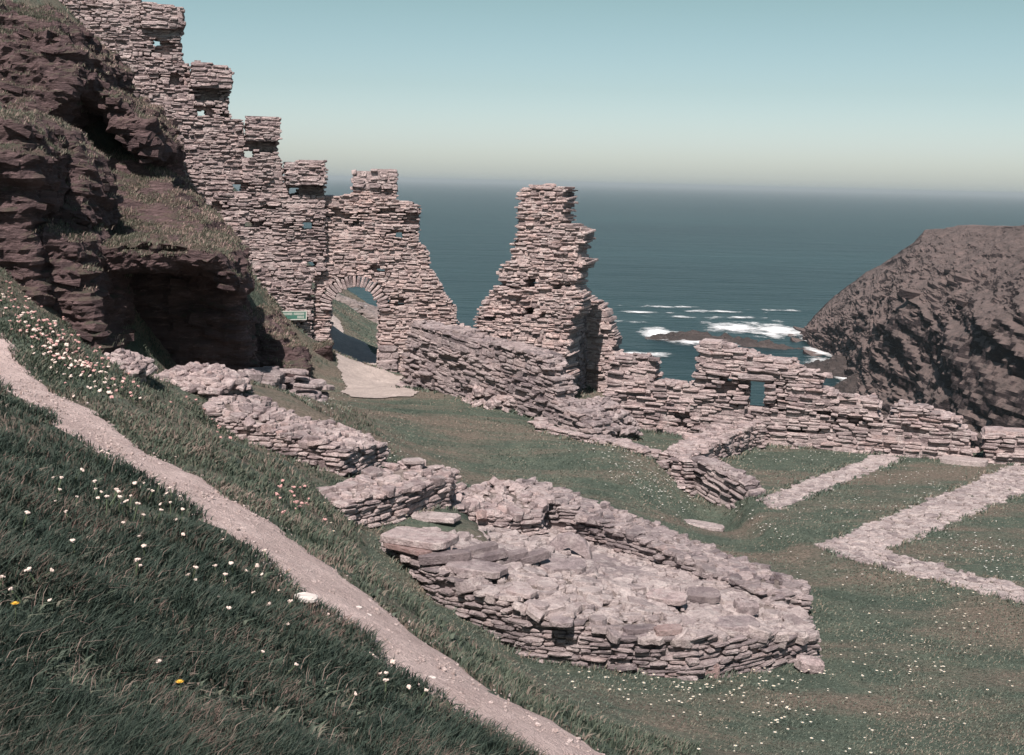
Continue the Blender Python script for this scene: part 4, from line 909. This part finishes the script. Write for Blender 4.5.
def mound(name, mat, cx_, cy_, rx, ry, h, rot, seed, n=90, sc=.09, label=None):
    u = np.linspace(-1.15, 1.15, n); X, Y = np.meshgrid(u, u); r2 = np.hypot(X, Y); x = X.ravel() * rx; y = Y.ravel() * ry
    ca, sa = math.cos(rot), math.sin(rot); w = np.c_[cx_ + x * ca - y * sa, cy_ + x * sa + y * ca, np.zeros(x.size)]
    rr2 = r2.ravel() + .35 * fbm(w, sc * .8, 4, seed)
    z = SEA_Z - 1.5 + (h + 1.5) * np.clip(1.05 - rr2, -.3, 1) ** 1 * (1 + .8 * fbm(w, sc * 2.5, 4, seed + 3)) + .5 * fbm(w, sc * 8, 3, seed + 6)
    w[:, 2] = z; k = np.arange(n * n).reshape(n, n); q = np.stack([k[:-1, :-1], k[:-1, 1:], k[1:, 1:], k[1:, :-1]], -1).reshape(-1, 4)
    o = recenter(MB().add(w, q).build(name, mat)); return tag(o, label, 'rock') if label else o
def SP(px, py): return PZ(px, py, SEA_Z)
a_, b_ = SP(664, 338), SP(745, 342); c_ = SP(812, 352)
mound('sea_rock', M['reef'], *((a_ + b_) / 2)[:2], 30, 8, 2.6, 0, 5, label='low dark reef running out from the headland into white surf')
mound('sea_rock', M['reef'], *((b_ + c_) / 2 + np.array([-3, -2, 0]))[:2], 24, 9, 2.2, -.35, 6, label='flat dark skerry joining the reef to the foot of the headland')
p = SP(842, 372); mound('sea_rock', M['reef'], p[0], p[1], 14, 22, 4.0, .2, 7, label='dark boulder shelf at the waterline under the headland')
p = SP(858, 396); mound('sea_rock', M['reef'], p[0], p[1], 8, 15, 6.0, .2, 8, label='pointed rock at the inlet mouth just above the seaward wall')

ring = [0, 60, 150, 300, 500, 800, 1300, 2200, 4000, 7000, 11000, 18000, 40000]; k = 96; V = [[0, 0, SEA_Z]]
for r0 in ring[1:]: V += [[r0 * math.cos(2 * PI * i / k), r0 * math.sin(2 * PI * i / k), SEA_Z] for i in range(k)]
Ts = [(0, 1 + i, 1 + (i + 1) % k) for i in range(k)]; Qs = []
for l in range(len(ring) - 2): Qs += [(1 + l * k + i, 1 + (l + 1) * k + i, 1 + (l + 1) * k + (i + 1) % k, 1 + l * k + (i + 1) % k) for i in range(k)]
struct(MB().add(V, Qs, Ts).build('sea', M['sea']))
# surf
fm = MB(); ed = []
def foam(poly_px, z=.25, dens=1.):
    q = np.array([SP(x, y) for x, y in poly_px]); c = q.mean(0); n = len(q); V = [c]; e = [dens]
    for f in (.35, .65, .85, 1.0):
        for p in q: V.append(c + (p - c) * f); e.append((1 - f) * dens)
    for v in V: v[2] = SEA_Z + z
    Tt = [(0, 1 + i, 1 + (i + 1) % n) for i in range(n)]; Qq = []
    for l in range(3): Qq += [(1 + l * n + i, 1 + (l + 1) * n + i, 1 + (l + 1) * n + (i + 1) % n, 1 + l * n + (i + 1) % n) for i in range(n)]
    fm.add(np.array(V), Qq, Tt); ed.extend(e)
def ell(cx_, cy_, a, b, n=20, tl=0): return [(cx_ + a * math.cos(2 * PI * i / n), cy_ + b * math.sin(2 * PI * i / n) + tl * a * math.cos(2 * PI * i / n)) for i in range(n)]
zz = .2
for (x, y, a, b, tl) in ((656, 334, 24, 6.5, .02), (668, 336, 10, 5, .1), (735, 328, 42, 6, .05), (775, 331, 38, 8, .06), (700, 343, 50, 3.5, .06), (665, 307, 55, 1.8, .02), (715, 312, 50, 2.2, .02), (640, 313, 40, 2, .03), (690, 318, 60, 1.8, .03), (740, 318, 45, 2.5, .02), (620, 322, 45, 2, .04),
                         (780, 311, 40, 1.6, .02), (822, 354, 20, 4, .25), (830, 364, 30, 5, .12), (848, 378, 16, 7, .3), (845, 390, 14, 5, .3), (858, 404, 14, 5, .3), (870, 412, 12, 4, .3), (640, 356, 40, 3, .03), (810, 340, 18, 4, .3)):
    foam(ell(x, y, a * 1.1, b * (1.35 if y > 325 else .8), 20, tl), zz, 1.0 if y > 325 else .62); zz += .02
fo = fm.build('surf', M['foam']); at = fo.data.attributes.new('edge', 'FLOAT', 'POINT'); at.data.foreach_set('value', np.array(ed, np.float32)); fo['kind'] = 'stuff'

# ------------------------------------------------------------------ grass and flowers
mask = np.zeros(XX.shape, bool)
for fp_ in FOOT:
    fp_ = np.asarray(fp_)[:, :2]; x0, y0 = fp_.min(0); x1, y1 = fp_.max(0)
    i0, i1 = max(0, int((x0 - GX0) / GS)), int((x1 - GX0) / GS) + 2; j0, j1 = max(0, int((y0 - GY0) / GS)), int((y1 - GY0) / GS) + 2
    mask[j0:j1, i0:i1] |= inside(fp_, XX[j0:j1, i0:i1], YY[j0:j1, i0:i1])
def side_gap(p, inset=.13):
    out = np.empty(len(p)); q = pc[::5]; a_, b_ = wl[::5], wr[::5]; n_ = nn[::5]
    for i in range(0, len(p), 40000):
        c = p[i:i + 40000, :2]; dx = c[:, None, 0] - q[None, :, 0]; dy = c[:, None, 1] - q[None, :, 1]; d2 = dx * dx + dy * dy; k = d2.argmin(1); ar = np.arange(len(c))
        left = dx[ar, k] * n_[k, 0] + dy[ar, k] * n_[k, 1] > 0
        out[i:i + 40000] = np.sqrt(d2[ar, k]) - np.where(left, a_[k], b_[k]) + inset
    return out
def clear(p, path_gap=0.):
    i = ((p[:, 0] - GX0) / GS + .5).astype(int).clip(0, nx - 1); j = ((p[:, 1] - GY0) / GS + .5).astype(int).clip(0, ny - 1)
    w = .10 * fbm(np.c_[p[:, :2], p[:, 0] * 0], 3.5, 4, 71)
    return (~mask[j, i]) & (side_gap(p) > path_gap + w) & (~inside(grav[:, :2], p[:, 0], p[:, 1]))
def zone(p):   # below the footpath (long), bank (mid), lawn (short)
    sx = np.interp(p[:, 1], pc[::-1, 1], pc[::-1, 0]); below = p[:, 0] < sx
    lawn = (p[:, 2] < -4.95) & (p[:, 1] > 12.8)
    return np.where(below & (p[:, 1] < 18), 0, np.where(lawn, 2, 1))
def blades(p, h, wd, lean, r):
    n = len(p); az = r.uniform(0, 2 * PI, n); ld = lean * r.random(n) + .1
    dx = np.c_[np.cos(az), np.sin(az)] * ld[:, None] + np.array([.16, -.05]) * lean
    sd_ = np.c_[-np.sin(az + .6), np.cos(az + .6), np.zeros(n)] * (wd / 2)[:, None]
    b = p.copy(); b[:, 2] -= .02; m = b.copy(); m[:, :2] += dx * h[:, None] * .35; m[:, 2] += h * .62
    t = b.copy(); t[:, :2] += dx * h[:, None]; t[:, 2] += h * (1 - .25 * ld)
    V = np.stack([b - sd_, b + sd_, m + sd_ * .8, m - sd_ * .8, t], 1).reshape(-1, 3); o = (np.arange(n) * 5)[:, None]
    return V, o + np.array([[0, 1, 2, 3]]), o + np.array([[3, 2, 4]])
r_ = np.random.default_rng(99)
def scatter(n, x0, x1, y0, y1, dmax=48): return hit(r_.uniform(x0, x1, n), r_.uniform(y0, y1, n), dmax)
pts = scatter(400000, -130, 700, 150, 860, 37)
pts = pts[clear(pts)]; zn = zone(pts)
# clump the blades
q2 = np.c_[pts[:, :2], pts[:, 0] * 0]; cl = fbm(q2, 2.2, 3, 55)
for zi, mat, nm in ((0, 'grass', 'bank_grass'), (1, 'grass_bank', 'rough_grass')):
    k = (zn == zi) & (r_.random(len(pts)) < np.clip(.75 + cl, .15, 1)); p = pts[k]; d = p[:, 1]; c_l = cl[k]
    h = (np.clip(.075 + .07 * c_l + .05 * r_.random(len(p)), .03, .25) * (1.0 if zi == 0 else .85)); wd = np.clip(.0011 * d, .004, .016) * r_.uniform(.7, 1.3, len(p))
    o = MB().add(*blades(p, h, wd, .75, r_)).build(nm, M[mat]); o['kind'] = 'stuff'
cv = np.vstack(CRAG); sc_ = cv[:, 5] + .5 * fbm(cv[:, :3], 1.4, 4, 61); cv = cv[(sc_ > .72) & (cv[:, 5] > .3)]
cv = cv[r_.integers(0, len(cv), 170000)]; p = cv[:, :3] + r_.normal(0, .04, (len(cv), 3)) * np.array([1, 1, .3]); d = p[:, 1]
o = MB().add(*blades(p, .03 + .08 * r_.random(len(p)) ** 2, .016 * r_.uniform(.6, 1.3, len(p)), .9, r_)).build('crag_grass', M['grass_crag']); o['kind'] = 'stuff'
pts = scatter(260000, 280, 1150, 375, 840, 40); pts = pts[clear(pts)]; zn = zone(pts); p = pts[zn == 2]; bg_ = hit(r_.uniform(322, 386, 9000), r_.uniform(290, 372, 9000), 50); bg_ = bg_[(bg_[:, 1] > 37) & clear(bg_)]; p = np.vstack([p, bg_]); d = p[:, 1]
h = .022 + .03 * r_.random(len(p)) * np.clip(1 + fbm(np.c_[p[:, :2], d * 0], 1.2, 3, 66), .3, 2); wd = np.clip(.0009 * d, .008, .03) * r_.uniform(.7, 1.3, len(p))
o = MB().add(*blades(p, h, wd, .9, r_)).build('lawn_grass', M['grass_lawn']); o['kind'] = 'stuff'
print('grass', time.time() - T0)

def disc_flower(r, petals, cup=.2, rg=None):
    """small many-petalled head as one mesh, facing up"""
    V = [[0, 0, 0]]; T = []
    for i in range(petals):
        a = 2 * PI * i / petals; w = PI / petals * .8; b = len(V)
        V += [[r * .55 * math.cos(a - w), r * .55 * math.sin(a - w), r * cup * .5], [r * math.cos(a), r * math.sin(a), r * cup], [r * .55 * math.cos(a + w), r * .55 * math.sin(a + w), r * cup * .5]]
        T += [(0, b, b + 1), (0, b + 1, b + 2)]
    return np.array(V), np.array(T)
def ball(r, sq=.7, n=7, m=5, rg=None):
    V = []; Qb = []
    for j in range(m + 1):
        ph = PI * j / m
        for i in range(n):
            k_ = 1 + (rg.uniform(-.18, .18) if rg else 0); V.append([r * k_ * math.sin(ph) * math.cos(2 * PI * i / n), r * k_ * math.sin(ph) * math.sin(2 * PI * i / n), r * sq * k_ * math.cos(ph)])
    for j in range(m): Qb += [(j * n + i, (j + 1) * n + i, (j + 1) * n + (i + 1) % n, j * n + (i + 1) % n) for i in range(n)]
    return np.array(V), np.array(Qb)
def put(root, p, rz):
    r = root.copy(); C.objects.link(r); r.location = p; r.rotation_euler = (0, 0, rz)
    for ch in root.children: c = ch.copy(); C.objects.link(c); c.parent = r
    return r
def thrift(label, group, mat, R=.026, H=.16):
    t = thing('wildflower', label, 'flower', (0, 0, 0), group); rg = np.random.default_rng(4); hm = MB()
    for _ in range(9):
        V, Qb = ball(R * .5, .8, 6, 4, rg); hm.add(V + np.array([*rg.normal(0, R * .45, 2), H + rg.normal(0, R * .2)]), Qb)
    V, T = disc_flower(R * 1.15, 9, .25); hm.add(V + np.array([0, 0, H]), None, T)
    hm.build('flower_head', M[mat], t)
    MB().add(*box_np((0, 0, H / 2), (1, 0, 0), (0, 1, 0), (.06, 0, 1), .003, .003, H / 2)).build('stem', M['stem'], t); return t
def flowers(proto, pxs, gap=.3, first=[True]):
    p = hit(pxs[:, 0], pxs[:, 1], 30); p = p[clear(p, .12)]
    for i, q in enumerate(p):
        o = proto if i == 0 else put(proto, q.tolist(), r_.uniform(0, 6)); o.location = q.tolist(); sc = r_.uniform(.7, 1.35); o.scale = (sc, sc, sc); o.rotation_euler = (r_.normal(0, .35), r_.normal(0, .35), r_.uniform(0, 6))
def cloud(n, cx_, cy_, sx_, sy_, tl=0): 
    x = r_.normal(0, sx_, n); return np.c_[cx_ + x, cy_ + r_.normal(0, sy_, n) + tl * x]
A1 = thrift('pale pinkish flower in the dark long grass below the footpath', 'pale flowers below the footpath', 'thrift', .0135, .10)
flowers(A1, np.vstack([cloud(26, 160, 500, 16, 14, .2), cloud(18, 95, 500, 28, 12, .1), cloud(18, 180, 550, 60, 28, .3), cloud(12, 210, 590, 50, 18, .2), cloud(8, 60, 560, 40, 30), cloud(8, 280, 660, 50, 30), cloud(8, 290, 590, 30, 12, .3), cloud(7, 372, 655, 10, 14, .3), cloud(5, 110, 465, 25, 8, .3), cloud(9, 385, 680, 18, 18, .3)]))
A2 = thrift('cream flower among pink ones on the bank above the footpath', 'cream flowers above the footpath', 'thrift', .022, .10)
flowers(A2, np.vstack([cloud(24, 20, 322, 20, 9, .5), cloud(30, 75, 372, 22, 10, .5), cloud(18, 45, 348, 20, 9, .6), cloud(16, 108, 388, 14, 7, .4)]))
A3 = thrift('dusky pink flower on the bank above the footpath', 'pink flowers above the footpath', 'thrift_pink', .02, .11)
flowers(A3, np.vstack([cloud(110, 60, 352, 42, 12, .62), cloud(40, 20, 312, 25, 8, .6), cloud(20, 300, 505, 18, 10, .3), cloud(16, 220, 425, 20, 14, .5)]))
for (x, y, lb) in ((16, 632, 'single yellow flower in the shadowy grass near the left edge'), (180, 710, 'single yellow flower low in the long grass under the footpath')):
    q = hit(np.array([float(x)]), np.array([float(y)]), 20)[0]; t = thing('wildflower', lb, 'flower', q)
    V, T = disc_flower(.022, 16, .3); V2, T2 = disc_flower(.013, 11, .7); MB().add(V + q + np.array([0, 0, .13]), None, T).add(V2 + q + np.array([0, 0, .133]), None, T2).build('flower_head', M['yellow'], t)
    MB().add(*box_np(q + np.array([0, 0, .065]), (1, 0, 0), (0, 1, 0), (.05, 0, 1), .002, .002, .065)).build('stem', M['stem'], t)
pts = scatter(16000, -130, 660, 380, 860, 26); pts = pts[clear(pts, .02)]; zn = zone(pts); p = pts[(zn < 2) & (fbm(pts * np.array([1, 1, 0]), 1.6, 3, 88) > -.05)]
V, Qb, T = blades(p, r_.uniform(.04, .09, len(p)), np.clip(.0035 * p[:, 1], .014, .04) * r_.uniform(.6, 1.2, len(p)), 1.5, r_)
o = MB().add(V, Qb, T).build('broad_leaves', M['grass_bank']); o['kind'] = 'stuff'
pts = scatter(3600, -130, 660, 380, 860, 26); pts = pts[clear(pts, .03)]; zn = zone(pts); p = pts[(zn < 2) & (fbm(pts * np.array([1, 1, 0]), .9, 3, 89) > .0)]
V, Qb, T = blades(p, r_.uniform(.06, .17, len(p)), np.clip(.0006 * p[:, 1], .003, .01), 1.1, r_)
o = MB().add(V, Qb, T).build('dead_stems', M['straw']); o['kind'] = 'stuff'
ft = []
for fp_ in FOOT:
    fp_ = np.asarray(fp_)[:, :2]; fp_ = fp_ if np.sum(fp_[:, 0] * np.roll(fp_[:, 1], -1) - np.roll(fp_[:, 0], -1) * fp_[:, 1]) > 0 else fp_[::-1]
    for a, b in zip(fp_, np.roll(fp_, -1, 0)):
        L_ = np.linalg.norm(b - a); n_ = int(L_ * 170)
        if n_ < 3: continue
        d_ = (b - a) / L_; o_ = np.array([d_[1], -d_[0]]); xy = a + d_ * (r_.random(n_) * L_)[:, None] + o_ * (r_.exponential(.07, n_) - .01)[:, None]; ft.append(xy)
ft = np.vstack(ft); z_ = gz(ft[:, 0], ft[:, 1]); p = np.c_[ft, z_]; cl_ = fbm(p * np.array([1, 1, 0]), 2.6, 3, 45); p = p[(cl_ > -.12) & (p[:, 1] > 5) & (z_ > -7)]; cl_ = cl_[cl_ > -9][:len(p)]
o = MB().add(*blades(p, r_.uniform(.04, .13, len(p)), np.clip(.0009 * p[:, 1], .006, .03) * r_.uniform(.7, 1.3, len(p)), .8, r_)).build('edge_grass', M['grass_lawn']); o['kind'] = 'stuff'
# daisies on the lawns: the 300 nearest are flowers of their own, the rest one carpet
dm = [cloud(150, 860, 690, 90, 40, -.1), cloud(70, 720, 690, 60, 8, -.15), cloud(60, 760, 720, 60, 20), cloud(110, 930, 640, 60, 35), cloud(70, 640, 690, 45, 6, .1), cloud(120, 980, 560, 30, 25, .3), cloud(160, 940, 500, 60, 12, -.3), cloud(120, 880, 485, 50, 14, -.3),
      cloud(120, 790, 455, 50, 8, .1), cloud(170, 630, 458, 30, 14, .4), cloud(150, 660, 490, 25, 12, .4), cloud(60, 760, 525, 20, 8, .5), cloud(70, 360, 465, 40, 8, .2), cloud(50, 420, 480, 20, 18), cloud(60, 330, 405, 14, 6), cloud(50, 380, 520, 40, 10), cloud(60, 820, 570, 60, 20), cloud(40, 960, 590, 40, 20, .2)]
dp = np.vstack(dm); dp = dp[r_.random(len(dp)) < .62]; dp = dp[(dp[:, 1] > 390) & (dp[:, 0] < 1060)]; dpw = hit(dp[:, 0], dp[:, 1], 40); dpw = dpw[clear(dpw, .12)]; dpw = dpw[np.argsort(dpw[:, 1])]
dz = thing('daisy', 'tiny white daisy in the mown lawn', 'flower', (0, 0, 0), 'white daisies scattered over the lawn')
V, T = disc_flower(.017, 11, .12); MB().add(V + np.array([0, 0, .06]), None, T).build('petals', M['petal'], dz)
V, Qb = ball(.0035, .6); MB().add(V + np.array([0, 0, .062]), Qb).build('eye', M['yellow'], dz)
for i, q in enumerate(dpw[:300]):
    o = dz if i == 0 else put(dz, q.tolist(), r_.uniform(0, 6)); o.location = q.tolist(); sc = r_.uniform(.75, 1.4); o.scale = (sc,) * 3
mbf = MB(); V, T = disc_flower(.019, 7, .12)
for q in dpw[300:]:
    sc = r_.uniform(.7, 1.3); mbf.add(V * sc + q + np.array([0, 0, .06]), None, T)
o = mbf.build('daisies', M['petal']); o['kind'] = 'stuff'
# pale stones by the path
for i, (x, y, s, lb) in enumerate(((306, 606, .17, 'flat white quartz stone in the grass beside the footpath'), (359, 611, .05, 'small white pebble on the near edge of the footpath, upper of two'), (368, 619, .055, 'small white pebble on the near edge of the footpath, lower of two'), (432, 682, .06, 'single white pebble in the grass edge lower down the footpath'))):
    q = hit(np.array([float(x)]), np.array([float(y)]), 20)[0]
    o = slab_mesh(MB(), q + np.array([0, 0, .06 if i == 0 else .03]), (s, s * .6, s * .3), .1, (.1, .1), seed=300 + i, expo=.8, bev=.02).build('white_stone', M['white_stone']); tag(recenter(o), lb, 'stone')

# ------------------------------------------------------------------ light, air, camera
S = np.array([-.12, -.62, .77]); S /= np.linalg.norm(S)
el = math.asin(S[2]); az = math.atan2(S[0], S[1])
w = bpy.data.worlds.new('World'); SC.world = w; w.use_nodes = True; t = w.node_tree; bg = t.nodes['Background']
sky = t.nodes.new('ShaderNodeTexSky'); sky.sky_type = 'NISHITA'; sky.sun_disc = False; sky.sun_elevation = el; sky.sun_rotation = az; sky.altitude = 60
sky.air_density = 1.1; sky.dust_density = 1.0; sky.ozone_density = 1.0
tc = t.nodes.new('ShaderNodeTexCoord'); sx_ = t.nodes.new('ShaderNodeSeparateXYZ'); t.links.new(tc.outputs['Generated'], sx_.inputs[0])
air = ramp(t, sx_.outputs['Z'], [(0, (1.14, 1.25, 1.50)), (.03, (1.00, 1.10, 1.34)), (.07, (.84, .93, 1.01)), (.16, (.735, .825, .675)), (.5, (.75, .88, .80))])
tint = mix(t, 1.0, sky.outputs[0], air, 'MULTIPLY'); t.links.new(tint, bg.inputs['Color']); bg.inputs['Strength'].default_value = .069
ld = bpy.data.lights.new('sun', 'SUN'); ld.energy = 4.95; ld.angle = math.radians(.53); ld.color = (1, .91, .86)
lo = bpy.data.objects.new('sun', ld); C.objects.link(lo); lo.rotation_euler = Vector(-S).to_track_quat('-Z', 'Y').to_euler(); lo.location = (-10, -20, 40)
HAZE = 0.00009
if HAZE:
    V, Qs = box_np((0, 0, (SEA_Z - 4 + 18) / 2), (1, 0, 0), (0, 1, 0), (0, 0, 1), 41000, 41000, (18 - (SEA_Z - 4)) / 2)
    mh = bpy.data.materials.new('haze_air'); mh.use_nodes = True; th = mh.node_tree; th.nodes.remove(th.nodes['Principled BSDF'])
    pv = N(th, 'ShaderNodeVolumePrincipled', Density=HAZE, Anisotropy=.3); pv.inputs['Color'].default_value = (.86, .92, .93, 1)
    th.links.new(pv.outputs[0], th.nodes['Material Output'].inputs['Volume'])
    hz_ = MB().add(V, Qs).build('haze', mh); hz_['kind'] = 'stuff'
cam = bpy.data.cameras.new('camera'); cam.sensor_width = 36; cam.lens = F_PX / W_PX * 36; cam.clip_end = 90000; cam.clip_start = .1
co = bpy.data.objects.new('camera', cam); C.objects.link(co); co.matrix_world = RM.to_4x4(); SC.camera = co
vs = SC.view_settings; vs.view_transform = 'Standard'; vs.look = 'None'; vs.gamma = 1; vs.exposure = 0.64; vs.use_curve_mapping = False
SC.cycles.use_denoising = True
SC.cycles.max_bounces = 6; SC.cycles.volume_bounces = 0; SC.cycles.transparent_max_bounces = 12
print('done', time.time() - T0)
